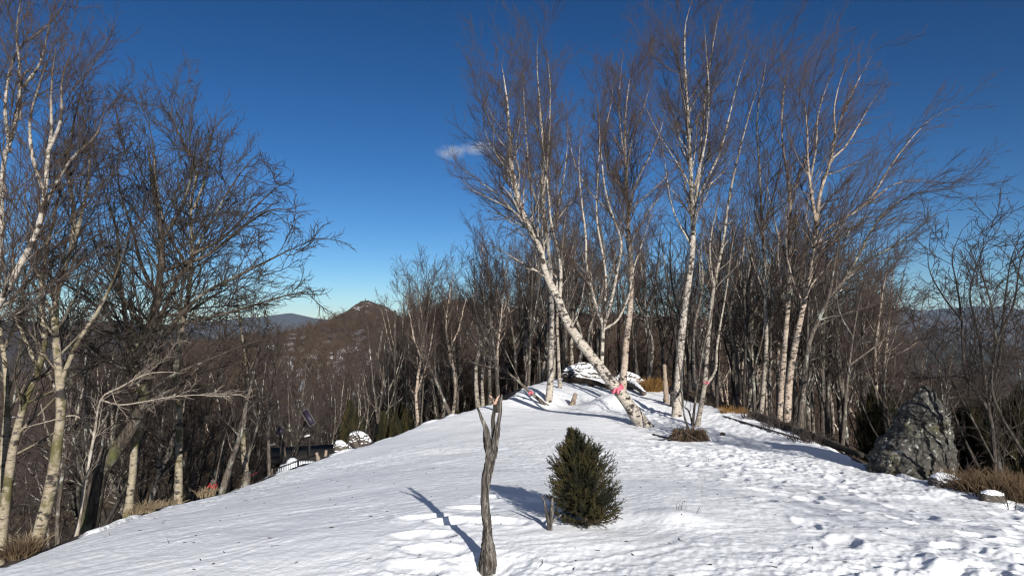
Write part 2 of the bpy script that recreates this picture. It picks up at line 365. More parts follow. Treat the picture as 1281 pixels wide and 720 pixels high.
def height(x, y, detail=True):
    x = np.atleast_1d(np.asarray(x, float)); y = np.atleast_1d(np.asarray(y, float))
    r = np.hypot(x, y) + 1e-6; az = np.arctan2(x, y); px = col_of(az)
    front = np.abs(az) < 1.25; rr = r * np.cos(np.clip(az, -1.2, 1.2))
    d, qx, qy = polydist(x, y, poly)
    z = dome(qx, qy)
    out = np.maximum(d, 0); fall = out * out / (out + 1.1) * .74
    z = z - 46 * (1 - np.exp(-fall / 46)) + np.where(out > .5, 1, 0) * .35 * fbm(x * .35, y * .35, 4, 3) * np.clip(out / 3, 0, 1)
    n1 = fbm(x * .02, y * .02, 5, 21); rt = prof(px, H_R); rf = prof(px, H_FR)
    zt = zrow(prof(px, H_TOP), rt); zf = zrow(prof(px, H_FOOT), rf)
    t = np.clip((rr - rf) / (rt - rf), 0, 1); t = t * (1 - .25 * np.sin(t * np.pi))
    zm = zf + (zt - zf) * t + (n1 * 3.0 + 1.6 * fbm(x * .06, y * .06, 4, 23)) * np.sin(np.pi * np.clip(t, 0, 1)) ** .7 - np.maximum(rf - rr, 0) * .35 - np.maximum(rr - rt, 0) * .55
    zm = np.where(front, zm, -80)
    z = smax(z, zm, 3.0)
    n2 = fbm(x * .0016, y * .0016, 6, 31)
    z1 = zrow(prof(px, F1), 1500) - np.abs(rr - 1500) * .22 + n2 * 25 * np.clip(np.abs(rr - 1500) / 250, 0.05, 1)
    n3 = fbm(x * .0005, y * .0005, 6, 41)
    z2 = zrow(prof(px, F2), 6500) - np.abs(rr - 6500) * .16 + n3 * 90 * np.clip(np.abs(rr - 6500) / 900, 0.05, 1)
    far = np.maximum(np.maximum(np.where(front, z1, -170), np.where(front, z2, -170)), -170 + 12 * n3)
    k = np.clip((r - 320) / 250, 0, 1)
    return np.where(k > 0, np.maximum(z * (1 - k) + np.minimum(z, far) * k, far), z)

# footprints: (x, y, angle, size)
prints = []
def walk(pts, step, sz, jit=.1):
    p = resample([(*a, 0) for a in pts], 400)[:, :2]; L = np.concatenate([[0], np.cumsum(np.hypot(*np.diff(p, axis=0).T))])
    s = 0; k = 0
    while s < L[-1]:
        c = np.array([np.interp(s, L, p[:, 0]), np.interp(s, L, p[:, 1])]); c2 = np.array([np.interp(min(s + .1, L[-1]), L, p[:, 0]), np.interp(min(s + .1, L[-1]), L, p[:, 1])])
        a = math.atan2(c2[1] - c[1], c2[0] - c[0]); n = np.array([-math.sin(a), math.cos(a)])
        c = c + n * (.13 if k % 2 else -.13) + rng.normal(0, jit, 2); prints.append((c[0], c[1], a + rng.normal(0, .2), sz * rng.uniform(.8, 1.2))); s += step * rng.uniform(.85, 1.15); k += 1
walk([(2.2, 2), (2.6, 5), (3.6, 9), (4.5, 14), (4.6, 20), (3.9, 26)], .55, 1.0, .22)
walk([(4.8, 4.6), (4.2, 6.5), (4.9, 10), (5.0, 15), (4.5, 22)], .6, 1.05, .25)
walk([(6.0, 6.2), (4.4, 7), (3, 9), (3.2, 13), (3.6, 18)], .6, 1.0, .25)
walk([(1.2, 3), (3, 4.6), (5.5, 7.2), (6.3, 9)], .45, 1.1, .2)
walk([(2.6, 3.4), (4.6, 5.4), (6.2, 8)], .45, 1.1, .25)
for p in [(-.55, 4.9), (-.68, 5.3), (-.45, 5.7), (-.75, 5.95), (-.35, 6.3), (-.1, 5.6), (-.62, 4.55), (-.15, 6.9), (.25, 6.6)]: prints.append((*p, rng.uniform(-.6, .3), 1.15))
for p in [(-1.2, 2.9), (3.4, 4.0), (2.9, 3.7), (3.9, 4.2), (2.3, 3.9)]: prints.append((*p, rng.uniform(-.5, .5), 1.4))
SD0 = 4.5
def snow_detail(x, y):
    r = np.hypot(x, y); dz = np.zeros_like(x); m = r < 40
    X, Y = x[m], y[m]
    a = math.radians(24); U = X * math.cos(a) + Y * math.sin(a); W = -X * math.sin(a) + Y * math.cos(a)
    tramp = np.clip((X * .8 - Y * .05 - .1) / 2.0, .12, 1) * np.clip((30 - Y) / 8, 0, 1)
    zone = np.clip(.85 + 1.5 * fbm(X * .42 + 3, Y * .30, 3, 33), .40, 1.45)
    z = .042 * fbm(X * .55, Y * .55, 3, 1)
    wx = U + .25 * vnoise(X * 1.1, Y * 1.1, 77); wy = W + .22 * vnoise(X * 1.3 + 9, Y * 1.3, 78)
    rip = 1 - np.abs(vnoise(wx * 2.0, wy * 7.5, 5)) * 1.0
    rip2 = 1 - np.abs(vnoise(wx * 4.6 + 3, wy * 13, 6))
    z += rip * .011 * (1 - .55 * tramp) * (.4 + .6 * zone) + rip2 * .005 * zone
    b = fbm(X * 4.2, Y * 4.2, 3, 9); z +=   zone * .021 * tramp * b + zone * .017 * tramp * fbm(X * 10, Y * 10, 2, 15) + zone * .006 * fbm(X * 13, Y * 13, 2, 13) + zone * .0055 * fbm(X * 27, Y * 27, 2, 23) * (1 + tramp)
    z += .030 * np.clip(fbm(X * 2.2 + 4, Y * 2.2, 2, 19), 0, 1) * tramp
    for (cx, cy_, an, sz) in prints:
        lx = X - cx; ly = Y - cy_; k = (np.abs(lx) < .6) & (np.abs(ly) < .6)
        if not k.any(): continue
        a2, b2 = lx[k] * math.cos(an) + ly[k] * math.sin(an), -lx[k] * math.sin(an) + ly[k] * math.cos(an)
        a2 = a2 + .03 * vnoise(X[k] * 9, Y[k] * 9, 61); b2 = b2 + .03 * vnoise(X[k] * 9, Y[k] * 9, 62)
        q = np.sqrt((a2 / (.17 * sz)) ** 2 + (b2 / (.085 * sz)) ** 2)
        z[k] += -.025 * sz / (1 + np.exp(np.clip((q - 1) * 7, -30, 30))) + .010 * np.exp(-((q - 1.5) / .3) ** 2)
    for (cx, cy_, rad, h) in [(-.16, SD0, .20, -.07), (.95, 5.55, .35, -.04), (1.35, 5.75, .28, .07), (.45, 5.7, .25, .03), (4.9, 17.4, .8, .06), (4.1, 20, .6, -.06)]:
        z += h * np.exp(-((X - cx) ** 2 + (Y - cy_) ** 2) / rad ** 2)
    dz[m] = z
    return dz
BUMPS = [(at(768, 505, 24.5), 1.2, .42), (at(775, 508, 24.0), .5, .14), (at(758, 506, 25.2), .55, .12), (at(735, 470, 33), 2.2, .35)]
def bumps(x, y):
    z = np.zeros_like(x)
    for c, rad, h in BUMPS: z += h * np.exp(-((x - c[0]) ** 2 + (y - c[1]) ** 2) / (rad * rad) * 1.4)
    return z
def ground_z(x, y):
    return height(x, y) + bumps(np.atleast_1d(np.asarray(x, float)), np.atleast_1d(np.asarray(y, float)))
def gz(x, y): return float(ground_z(x, y)[0])

def build_ground():
    fine = np.radians(np.arange(-46, 46.001, .11))
    coarse = np.radians(np.concatenate([np.arange(49, 180, 4), np.arange(-180, -47, 4)]))
    az = np.sort(np.concatenate([fine, coarse]))
    r = np.concatenate([[.05, .5, 1.0, 1.5], np.geomspace(1.9, 40, 640), np.geomspace(40.6, 420, 230), np.geomspace(428, 13000, 150)])
    A, R = np.meshgrid(az, r); n, m = R.shape
    x = (R * np.sin(A)).ravel(); y = (R * np.cos(A)).ravel()
    z = ground_z(x, y)
    d = polydist(x, y, snowpoly)[0]
    near = np.hypot(x, y) < 45
    inside = 1 / (1 + np.exp(np.clip((d - .05) / .16, -30, 30)))
    z = z + snow_detail(x, y) * np.clip(inside * 1.1, 0, 1)
    z = z + np.where(near & (d > 0), .10 * fbm(x * 1.6, y * 1.6, 4, 51), 0) - .10 * (1 - inside) * near
    snow = np.where(np.hypot(x, y) < 140, inside * .62 + .30, .42)
    snow = np.where((d > .3), .30 + .16 * np.clip(fbm(x * .09, y * .09, 3, 71) + .2, -1, 1) , snow)
    # brighter, snowier slope below the left peak
    px = col_of(np.arctan2(x, y)); rr = np.hypot(x, y)
    snow = np.where(rr > 60, .10 + .66 * np.exp(-((px - 392) / 85) ** 2) * np.exp(-((rr - 120) / 60) ** 2) + .42 * np.exp(-((px - 470) / 40) ** 2) * np.exp(-((rr - 290) / 80) ** 2) * .30, snow)
    v = np.stack([x, y, z], 1)
    i = np.arange(n - 1)[:, None] * m; j = np.arange(m)[None]; j2 = (j + 1) % m
    q = np.stack([i + j, i + j2, i + m + j2, i + m + j], -1)
    def part(name, a, b, mt):
        idx = q[a:b].reshape(-1, 4); lo = a * m
        vv = v[lo:(b + 1) * m]; me = make_mesh(name, vv, idx[:, ::-1] - lo, None, {'snow': snow[lo:(b + 1) * m]})
        return tag(obj(name, me, mt), kind='structure')
    k1 = int(np.searchsorted(r, 75)); k2 = int(np.searchsorted(r, 600))
    part('ground', 0, k1, M['ground']); part('hillside', k1, k2, M['hill']); part('mountains', k2, n - 1, M['mount'])
    return z
build_ground()

# ------------------------------------------------------------------ branching
UP = np.array([0, 0, 1.0])
def branch(P, R, n, t0, t1, ang, ratio, K, up=0., wind=(0, 0, 0), wig=.10, rr=.55, rtip=.0018, tpow=1.0, lmin=.05, R0=None, aj=.25, taper=.55):
    """n children on each parent polyline; returns polylines and radii"""
    N, KK, _ = P.shape
    ln = np.linalg.norm(np.diff(P, axis=1), axis=2).sum(1); t0 = np.broadcast_to(np.asarray(t0, float), (N,)); ln = ln * (t1 - t0); ref = np.quantile(ln, .8)       # short parents carry fewer children
    cn = np.clip(np.round(n * (ln / ref) ** .9), 1, int(n * 1.4)).astype(int); pi = np.repeat(np.arange(N), cn); Mn = len(pi)
    within = np.arange(Mn) - np.repeat(np.cumsum(cn) - cn, cn)
    ta = t0[pi]; t = ta + (t1 - ta) * ((within + rng.uniform(0, 1, Mn)) / cn[pi]) ** tpow
    s = t * (KK - 1); i0 = np.clip(s.astype(int), 0, KK - 2); f = (s - i0)[:, None]
    p0 = P[pi, i0] * (1 - f) + P[pi, i0 + 1] * f
    T = P[pi, i0 + 1] - P[pi, i0]; T /= np.linalg.norm(T, axis=1, keepdims=True) + 1e-9
    r0 = R[pi, i0] * (1 - f[:, 0]) + R[pi, i0 + 1] * f[:, 0]
    plen = np.linalg.norm(np.diff(P, axis=1), axis=2).sum(1)[pi]
    a = rng.uniform(0, 2 * np.pi, Mn); g = rng.normal(size=(Mn, 3)); perp = np.cross(T, g); perp /= np.linalg.norm(perp, axis=1, keepdims=True) + 1e-9
    th = ang * (1 + aj * rng.normal(size=Mn)); D = np.cos(th)[:, None] * T + np.sin(th)[:, None] * perp
    L = np.maximum(plen * ratio * (1 - taper * (t - ta) / np.maximum(t1 - ta, 1e-6)) * rng.uniform(.55, 1.25, Mn), lmin)
    out = np.empty((Mn, K, 3)); out[:, 0] = p0; st = (L / (K - 1))[:, None]
    bend = UP * up + np.asarray(wind)
    for k in range(1, K):
        D = D + bend / (K - 1) + rng.normal(0, wig, (Mn, 3)); D /= np.linalg.norm(D, axis=1, keepdims=True)
        out[:, k] = out[:, k - 1] + D * st
    rs = np.clip(r0 * rr, rtip * 1.2, None)
    if R0 is not None: rs = np.minimum(rs, R0)
    tt = np.linspace(0, 1, K)[None]
    return out, rs[:, None] * (1 - tt) + rtip * tt

def flare(P, R, amt=.5, h=.5):
    s = np.concatenate([[0], np.cumsum(np.linalg.norm(np.diff(P, axis=0), axis=1))]); return R * (1 + amt * np.exp(-s / h))

KINDS = {   # number and look of the limbs, branches and twigs: (count, from, to, angle, length, upward) ...
 'birch': dict(bole=.44, l1=(26, .14, .985, .58, .28, .40), l2=(13, .62, .44, .34), l3=(9, .62, .50, .20), wind=(.0, 0, 0), wig=(.12, .15, .17)),
 'swept': dict(bole=.34, l1=(20, .16, .985, .62, .34, .30), l2=(11, .56, .46, .18), l3=(7, .52, .52, .12), wind=(.55, .05, .10), wig=(.10, .12, .13)),
 'oak':   dict(bole=.34, l1=(15, .18, .985, .85, .35, .24), l2=(9, .72, .48, .16), l3=(7, .62, .58, .12), wind=(.12, 0, 0), wig=(.17, .17, .15)),
 'light': dict(bole=.36, l1=(13, .16, .98, .64, .32, .42), l2=(8, .64, .46, .30), l3=(6, .62, .52, .20), wind=(.04, 0, 0), wig=(.13, .15, .16)),
 'sparse': dict(bole=.30, l1=(10, .20, .97, .72, .32, .30), l2=(7, .68, .48, .18), l3=(4, .60, .6, .12), wind=(.1, 0, 0), wig=(.16, .16, .14)),
}
def grow(stems, kind, twig=1.0, sides=8, tip=.0022, dens=1.0):
    """stems: list of (P (K,3), R (K)); returns the trunk Geo and the crown Geo"""
    k = KINDS[kind]; wd = np.array(k['wind'])
    tr, cr = Geo(), Geo()
    for P, R in stems: tr.tubes(P[None], R[None], sides)
    Kc = 26
    P0 = np.stack([resample(P, Kc) for P, R in stems]); R0 = np.stack([np.interp(np.linspace(0, 1, Kc), np.linspace(0, 1, len(R)), R) for P, R in stems])
    n, a, b, an, ra, up = k['l1']
    P1, R1 = branch(P0, R0, max(3, int(n * dens)), np.array([k['bole']] + [a] * (len(stems) - 1)), b, an, ra, 10, up, wd, k['wig'][0], .36, tip * 1.5, taper=.42)
    # every stem carries on into fine leaders
    n, an, ra, up = k['l2']
    P2, R2 = branch(P1, R1, n, .12, 1.0, an, ra, 6, up, wd * .8, k['wig'][1], .58, tip * 1.15)
    Pt, Rt = branch(P0, R0, max(4, int(8 * dens)), .40, 1.0, .45, .14, 7, up, wd, k['wig'][1], .5, tip * 1.2)
    n, an, ra, up = k['l3']
    P3, R3 = branch(P2, R2, n, .08, 1.0, an, ra, 4, up, wd * .6, k['wig'][2], .6, tip * .9, lmin=.10)
    P3b, R3b = branch(Pt, Rt, n - 1, .1, 1.0, an, .45, 4, up, wd * .6, k['wig'][2], .6, tip * .9, lmin=.10)
    P3c, R3c = branch(P1, R1, n, .15, 1.0, an, .20, 4, up, wd * .6, k['wig'][2], .5, tip * .9, lmin=.12, R0=tip * 2.2)
    big = R1[:, 0] > .02
    tr.tubes(P1[big], R1[big], 6); cr.tubes(P1[~big], R1[~big], 4)
    cr.tubes(P2, R2, 3); cr.tubes(Pt, Rt, 4)
    for p, r in ((P3, R3), (P3b, R3b), (P3c, R3c)): cr.tubes(p, r, 3)
    return tr, cr

TREES = []
def hero(name, label, cat, group, kind, bark, d, stems, twig=None, dens=1.0, tip=.0026, spread=.10, seed=None, sides=9, base=None, fl=.45):
    """stems: (pixel points, base radius, tip radius); the first starts at the ground"""
    global rng
    keep = rng
    if seed is not None: rng = np.random.default_rng(seed)
    out = []; origin = None
    for si, (pts, r0, r1) in enumerate(stems):
        K = 34 if si == 0 else 26
        dd = 0 if si == 0 else rng.uniform(-spread, spread) * 6
        n = len(pts)
        if si == 0 or not isinstance(pts[0], str):
            W = np.array([at(p[0], p[1], d + (p[2] if len(p) > 2 else dd * (i / max(n - 1, 1)) ** 1.2)) for i, p in enumerate(pts)])
        P = resample(W, K)
        L = np.linalg.norm(np.diff(P, axis=0), axis=1).sum(); px0 = pts[0][0]
        wob = np.cumsum(rng.normal(0, .006 * L / 6, (K, 3)), axis=0); wob -= wob[0]; P = P + wob * .6
        if si == 0:
            dn = (P[0] - P[2]) / np.linalg.norm(P[0] - P[2]); dn[2] = min(dn[2], -.5); dn = dn / np.linalg.norm(dn); q = P[0].copy(); g = 0
            while q[2] > gz(q[0], q[1]) + .02 and g < 60: q = q + dn * .12; g += 1
            P = resample(np.vstack([[q + dn * .35], [q], P] if g else [[P[0] + dn * .4], P]), K)
            origin = np.array([q[0], q[1], gz(q[0], q[1])])
        r0 = r0 * (.70 if si == 0 else .62) * (.86 if d < 13 and px0 < 400 else 1)
        t = np.linspace(0, 1, K); R = r0 * (1 - t) ** .95 * (1 - r1 / r0) + r1
        if si == 0: R = flare(P, R, fl, .45)
        R = R * (1 + .05 * rng.normal(size=K))
        out.append((P, R))
    tr, cr = grow(out, kind, sides=sides, tip=tip, dens=dens)
    e = empty(name, origin, label, cat, group)
    tr.build('trunk', M[bark], e, off=origin); cr.build('crown', M[twig or bark], e, off=origin)
    TREES.append(e); rng = keep
    return e


# ------------------------------------------------------------------ the trees one can tell apart
SCREST = 'birches on the snowy crest'
hero('birch_tree', 'white birch leaning steeply left over the crest with a pink ribbon on its forked trunk', 'tree', SCREST, 'birch', 'birch', 20, [
    ([(804, 530), (771, 486), (748, 457), (713, 410), (699, 377), (684, 349), (675, 312), (659, 283), (644, 233), (638, 179), (634, 125), (628, 82)], .27, .008),
    ([(753, 462), (754, 436), (755, 405), (748, 387), (740, 357), (735, 330), (733, 290), (728, 250), (724, 205), (728, 160)], .10, .006),
    ([(755, 408), (763, 383), (772, 340), (777, 303), (767, 273), (757, 240), (752, 200), (750, 162), (745, 120)], .085, .006),
    ([(755, 412), (773, 400), (787, 370), (793, 337), (803, 307), (815, 268), (826, 240)], .06, .005),
    ([(757, 376), (757, 337), (747, 277), (748, 221), (750, 162), (745, 110)], .065, .005),
    ([(699, 380), (702, 352), (700, 322), (690, 280), (686, 240), (680, 190), (672, 120)], .085, .006),
    ([(675, 312), (657, 280), (640, 262), (610, 246), (586, 233), (568, 206)], .06, .004),
    ([(659, 285), (650, 250), (640, 222), (620, 190), (606, 160), (604, 120)], .06, .004),
    ([(713, 412), (722, 396), (728, 372), (734, 330), (738, 300)], .045, .004)], seed=101, dens=1.0, spread=.13)
hero('birch_tree', 'tall straight white birch rising from a dark root just left of the leaning birch', 'tree', SCREST, 'birch', 'birch', 26, [
    ([(686, 506), (689, 473), (689, 400), (688, 357), (684, 290), (680, 242), (681, 179), (677, 125), (674, 80), (676, 46)], .19, .007),
    ([(680, 242), (686, 180), (688, 110), (684, 60)], .085, .006), ([(684, 292), (700, 250), (708, 190), (708, 140)], .07, .005),
    ([(683, 280), (664, 230), (658, 170), (655, 110), (657, 70)], .08, .005), ([(686, 330), (660, 300), (630, 270), (600, 262)], .05, .004)], seed=102)
hero('birch_tree', 'thin birch standing close on the right of the tall straight birch', 'tree', SCREST, 'light', 'birch_grey', 29, [
    ([(701, 488), (698, 430), (697, 390), (702, 330), (706, 280), (712, 240), (714, 190)], .12, .006), ([(702, 335), (716, 290), (722, 230)], .05, .004)], seed=103)
hero('birch_tree', 'tall birch with orange stained foot behind the leaning birch fork', 'tree', SCREST, 'birch', 'birch_red', 27, [
    ([(779, 482), (783, 427), (788, 387), (788, 323), (785, 290), (784, 250), (780, 179), (782, 121), (792, 70)], .22, .008),
    ([(786, 267), (798, 225), (815, 192), (827, 162), (836, 120)], .08, .005), ([(782, 235), (790, 179), (807, 129), (817, 90)], .08, .005),
    ([(783, 243), (771, 225), (761, 208), (757, 167), (765, 125), (768, 85)], .08, .005), ([(780, 190), (774, 140), (776, 95), (780, 62)], .06, .005),
    ([(785, 300), (760, 262), (735, 235), (716, 190), (708, 120)], .07, .005)], seed=104)
hero('birch_tree', 'tallest birch of the crest with a pale trunk forking into upright limbs', 'tree', SCREST, 'birch', 'birch', 21.5, [
    ([(847, 506), (850, 450), (853, 415), (859, 375), (865, 335), (868, 290), (867, 253), (864, 199), (862, 150), (858, 95), (858, 40), (868, 0)], .20, .007),
    ([(868, 268), (875, 203), (879, 145), (885, 95), (893, 45), (902, 5)], .095, .006), ([(864, 200), (858, 150), (850, 90), (842, 50)], .07, .005),
    ([(868, 255), (890, 214), (902, 187), (914, 140), (926, 90), (940, 50)], .07, .005), ([(867, 240), (882, 180), (888, 120), (884, 60), (880, 15)], .07, .005),
    ([(866, 310), (842, 262), (832, 210), (824, 150)], .05, .004)], seed=105, spread=.12)
hero('birch_tree', 'slender pale birch rising behind the dark tussock on the snow', 'tree', SCREST, 'light', 'birch_grey', 19.5, [
    ([(874, 523), (881, 482), (884, 450), (887, 412), (893, 360), (905, 300), (914, 240), (930, 170), (946, 110), (956, 70)], .105, .005),
    ([(881, 484), (895, 464), (897, 437), (902, 405), (910, 360), (918, 300), (926, 262)], .07, .005), ([(893, 360), (888, 310), (896, 262), (904, 210)], .05, .004)], seed=106)
hero('thin_tree', 'thin dark multi-stemmed sapling growing out of the tussock on the snow', 'tree', SCREST, 'sparse', 'wood_grey', 17.8, [
    ([(866, 541), (869, 505), (874, 470), (878, 440), (892, 380), (896, 330)], .055, .004), ([(864, 541), (856, 520), (852, 480), (848, 440), (842, 400)], .045, .004),
    ([(868, 540), (862, 515), (855, 505), (853, 470)], .05, .005)], seed=107, dens=.7)
hero('windswept_tree', 'tall reddish birch with limbs swept right by the wind, right of centre', 'tree', SCREST, 'swept', 'birch_red', 22, [
    ([(985, 510), (990, 460), (998, 415), (1006, 378), (1016, 322), (1020, 290), (1014, 246), (1010, 208), (1010, 170), (1005, 130), (990, 96)], .19, .006),
    ([(1021, 280), (1026, 241), (1039, 199), (1047, 162), (1068, 112), (1093, 66)], .105, .005), ([(1039, 200), (1060, 180), (1084, 140), (1112, 96)], .055, .004),
    ([(1019, 300), (1035, 287), (1085, 253), (1118, 203), (1160, 153), (1206, 128)], .075, .004), ([(1085, 255), (1120, 230), (1160, 226), (1196, 232)], .04, .003),
    ([(1012, 235), (1020, 190), (1024, 140), (1040, 90), (1046, 60)], .06, .004), ([(1045, 170), (1044, 130), (1058, 80), (1070, 54)], .05, .004)], seed=108, tip=.0030)
hero('windswept_tree', 'pale birch with orange bark standing just left of the tall reddish windswept birch', 'tree', SCREST, 'swept', 'birch_red', 23.5, [
    ([(976, 508), (981, 444), (986, 383), (988, 322), (988, 251), (984, 218), (978, 170), (980, 120), (990, 75)], .17, .006),
    ([(988, 262), (1000, 220), (1016, 170), (1030, 120)], .07, .004), ([(986, 330), (970, 280), (960, 230), (956, 180)], .06, .004)], seed=109)
hero('windswept_tree', 'slim grey birch with bent trunk standing between the tallest birch and the reddish one', 'tree', SCREST, 'swept', 'birch_grey', 24, [
    ([(953, 508), (958, 440), (958, 383), (953, 289), (948, 204), (946, 150), (955, 95), (962, 50)], .13, .005), ([(953, 300), (966, 250), (978, 200), (990, 150)], .06, .004),
    ([(957, 370), (940, 320), (930, 270), (934, 220)], .05, .004)], seed=110)
hero('windswept_tree', 'arching grey tree bowed to the right with long limbs over the blue valley', 'tree', SCREST, 'swept', 'wood_grey', 20, [
    ([(1002, 520), (1008, 460), (1016, 420), (1036, 378), (1060, 345), (1076, 317), (1088, 293), (1110, 262), (1150, 240), (1196, 236)], .13, .005),
    ([(1060, 345), (1092, 322), (1130, 300), (1170, 268), (1200, 262)], .06, .004), ([(1036, 378), (1046, 330), (1064, 286), (1084, 240)], .06, .004)], seed=111, tip=.003)
hero('windswept_tree', 'crooked low tree forking in front of the blue valley left of the grey rock', 'tree', SCREST, 'sparse', 'wood_grey', 18, [
    ([(1054, 556), (1058, 500), (1062, 455), (1069, 407), (1076, 370), (1090, 330)], .085, .004), ([(1062, 457), (1085, 440), (1110, 420), (1128, 396)], .05, .004),
    ([(1066, 420), (1050, 390), (1046, 350), (1056, 310)], .04, .004)], seed=112)
RIGHT = 'shaded saplings beside the grey rock'
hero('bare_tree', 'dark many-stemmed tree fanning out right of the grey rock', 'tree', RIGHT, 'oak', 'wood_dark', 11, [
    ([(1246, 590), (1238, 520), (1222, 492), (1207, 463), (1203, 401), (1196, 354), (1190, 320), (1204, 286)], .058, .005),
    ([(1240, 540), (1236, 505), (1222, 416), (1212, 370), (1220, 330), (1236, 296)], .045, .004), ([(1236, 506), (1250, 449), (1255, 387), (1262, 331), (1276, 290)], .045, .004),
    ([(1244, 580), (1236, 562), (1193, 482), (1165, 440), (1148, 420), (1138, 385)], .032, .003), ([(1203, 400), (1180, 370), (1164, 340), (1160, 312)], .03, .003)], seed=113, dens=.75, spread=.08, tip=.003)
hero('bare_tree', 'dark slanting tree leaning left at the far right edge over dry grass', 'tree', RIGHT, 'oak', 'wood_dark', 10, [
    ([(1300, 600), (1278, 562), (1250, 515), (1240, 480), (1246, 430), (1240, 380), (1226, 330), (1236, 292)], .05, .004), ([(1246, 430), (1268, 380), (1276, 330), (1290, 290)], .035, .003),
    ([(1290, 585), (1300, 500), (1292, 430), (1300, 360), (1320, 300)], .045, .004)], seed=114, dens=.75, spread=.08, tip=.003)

LEFT = 'old trees below the left edge of the snow'
hero('oak_tree', 'big dark mossy oak with spreading black limbs in the left wood', 'tree', LEFT, 'oak', 'oak', 9.6, [
    ([(108, 668), (116, 630), (127, 588), (150, 556), (172, 520), (184, 470), (187, 435), (198, 360), (204, 310), (200, 268), (192, 220), (186, 180)], .205, .008),
    ([(186, 450), (200, 400), (222, 350), (250, 300), (275, 255), (300, 215), (322, 190)], .075, .004),
    ([(190, 460), (214, 410), (250, 372), (300, 345), (345, 322), (392, 300)], .07, .004),
    ([(200, 340), (230, 330), (262, 318), (310, 280), (345, 262), (378, 268)], .055, .004),
    ([(183, 480), (160, 440), (138, 400), (108, 372), (70, 348), (30, 322)], .07, .004),
    ([(196, 372), (176, 330), (166, 290), (150, 240), (146, 200)], .06, .004), ([(202, 300), (226, 262), (240, 215), (246, 175)], .055, .004),
    ([(190, 420), (230, 405), (290, 390), (350, 372), (405, 362)], .055, .003), ([(186, 440), (150, 420), (110, 412), (60, 420), (20, 410)], .05, .004),
    ([(240, 318), (276, 300), (310, 268), (340, 240), (352, 222)], .045, .003), ([(176, 500), (215, 470), (262, 450), (310, 430), (350, 420)], .05, .003)], seed=120, dens=1.1, spread=.16, tip=.0030, fl=.7)
hero('dead_tree', 'bleached dead tree with long bare white branches reaching over the snow edge on the left', 'tree', LEFT, 'sparse', 'dead_white', 8.9, [
    ([(96, 668), (108, 600), (120, 540), (128, 500), (150, 486), (185, 469), (220, 467)], .045, .005),
    ([(126, 500), (150, 506), (180, 502), (210, 497), (245, 494), (272, 496), (300, 494)], .022, .003), ([(118, 545), (96, 520), (60, 527), (25, 536)], .025, .004),
    ([(140, 490), (146, 505), (156, 516)], .012, .003)], seed=121, dens=.5, tip=.002)
hero('birch_tree', 'stout lichen spotted birch leaning right at the lower left corner', 'tree', LEFT, 'birch', 'birch_lichen', 7.9, [
    ([(42, 690), (60, 625), (70, 560), (76, 510), (74, 460), (70, 400), (74, 360), (90, 310), (104, 262), (112, 215), (108, 160)], .125, .006),
    ([(70, 400), (50, 366), (24, 340), (-4, 326)], .05, .004), ([(90, 310), (92, 260), (84, 210), (92, 150), (104, 100)], .055, .004), ([(76, 480), (96, 430), (128, 380), (150, 330), (166, 280)], .055, .004)], seed=122, tip=.0018, dens=.7)
hero('birch_tree', 'white birch bending in from the left picture edge with bright upper limbs', 'tree', LEFT, 'birch', 'birch', 7.2, [
    ([(-62, 700), (-58, 620), (-50, 520), (-30, 430), (0, 372), (27, 324), (46, 288), (55, 242), (58, 200), (63, 160), (62, 110), (68, 60)], .115, .006),
    ([(48, 280), (72, 226), (92, 196), (120, 168), (132, 130)], .05, .004), ([(55, 240), (42, 200), (38, 150), (52, 100), (66, 60)], .045, .004), ([(60, 190), (76, 150), (78, 100), (92, 60)], .04, .004)], seed=123, tip=.0018, dens=.7)
hero('birch_tree', 'white birch hugging the upper left corner with limbs reaching right', 'tree', LEFT, 'birch', 'birch', 9.0, [
    ([(-20, 700), (-14, 560), (-6, 420), (2, 330), (5, 297), (7, 210), (20, 173), (27, 140), (30, 90), (26, 40), (34, -10)], .115, .008),
    ([(12, 190), (6, 130), (20, 65), (50, 40), (70, 20), (84, -8)], .05, .004), ([(24, 150), (30, 92), (60, 88), (90, 82)], .04, .003), ([(28, 110), (50, 80), (60, 40), (70, 0)], .04, .004),
    ([(8, 240), (-14, 190), (-8, 120), (10, 70)], .05, .004)], seed=124, tip=.0018, dens=.7)
hero('birch_tree', 'tall thin birch with a spotted trunk between the oak and the snow edge', 'tree', LEFT, 'birch', 'birch_lichen', 12.5, [
    ([(223, 628), (226, 535), (222, 460), (230, 410), (240, 360), (242, 310), (242, 250), (248, 215), (236, 190), (222, 160), (210, 125)], .135, .005),
    ([(242, 262), (256, 225), (262, 185), (270, 150)], .05, .004), ([(236, 195), (226, 165), (232, 135)], .03, .003), ([(240, 340), (210, 290), (196, 230), (190, 170), (176, 130)], .055, .004)], seed=125, tip=.0026)
hero('birch_tree', 'pale stained birch standing between the mossy oak and the straw tuft', 'tree', LEFT, 'light', 'birch_lichen', 10, [
    ([(160, 644), (166, 590), (170, 550), (176, 510), (172, 460), (160, 410), (150, 350), (146, 290), (130, 240), (118, 190)], .10, .005), ([(168, 440), (186, 400), (196, 350), (200, 300)], .045, .004), ([(150, 350), (128, 300), (122, 250)], .04, .004)], seed=126)
hero('birch_tree', 'thick lichen covered birch trunk at the far left behind the straw tuft', 'tree', LEFT, 'light', 'birch_lichen', 9, [
    ([(6, 640), (14, 580), (24, 530), (36, 490), (48, 464), (56, 420), (50, 370), (58, 310), (72, 250), (78, 200)], .12, .006), ([(48, 464), (30, 420), (10, 380), (-10, 350)], .05, .004), ([(54, 360), (36, 310), (34, 260)], .04, .004)], seed=127)
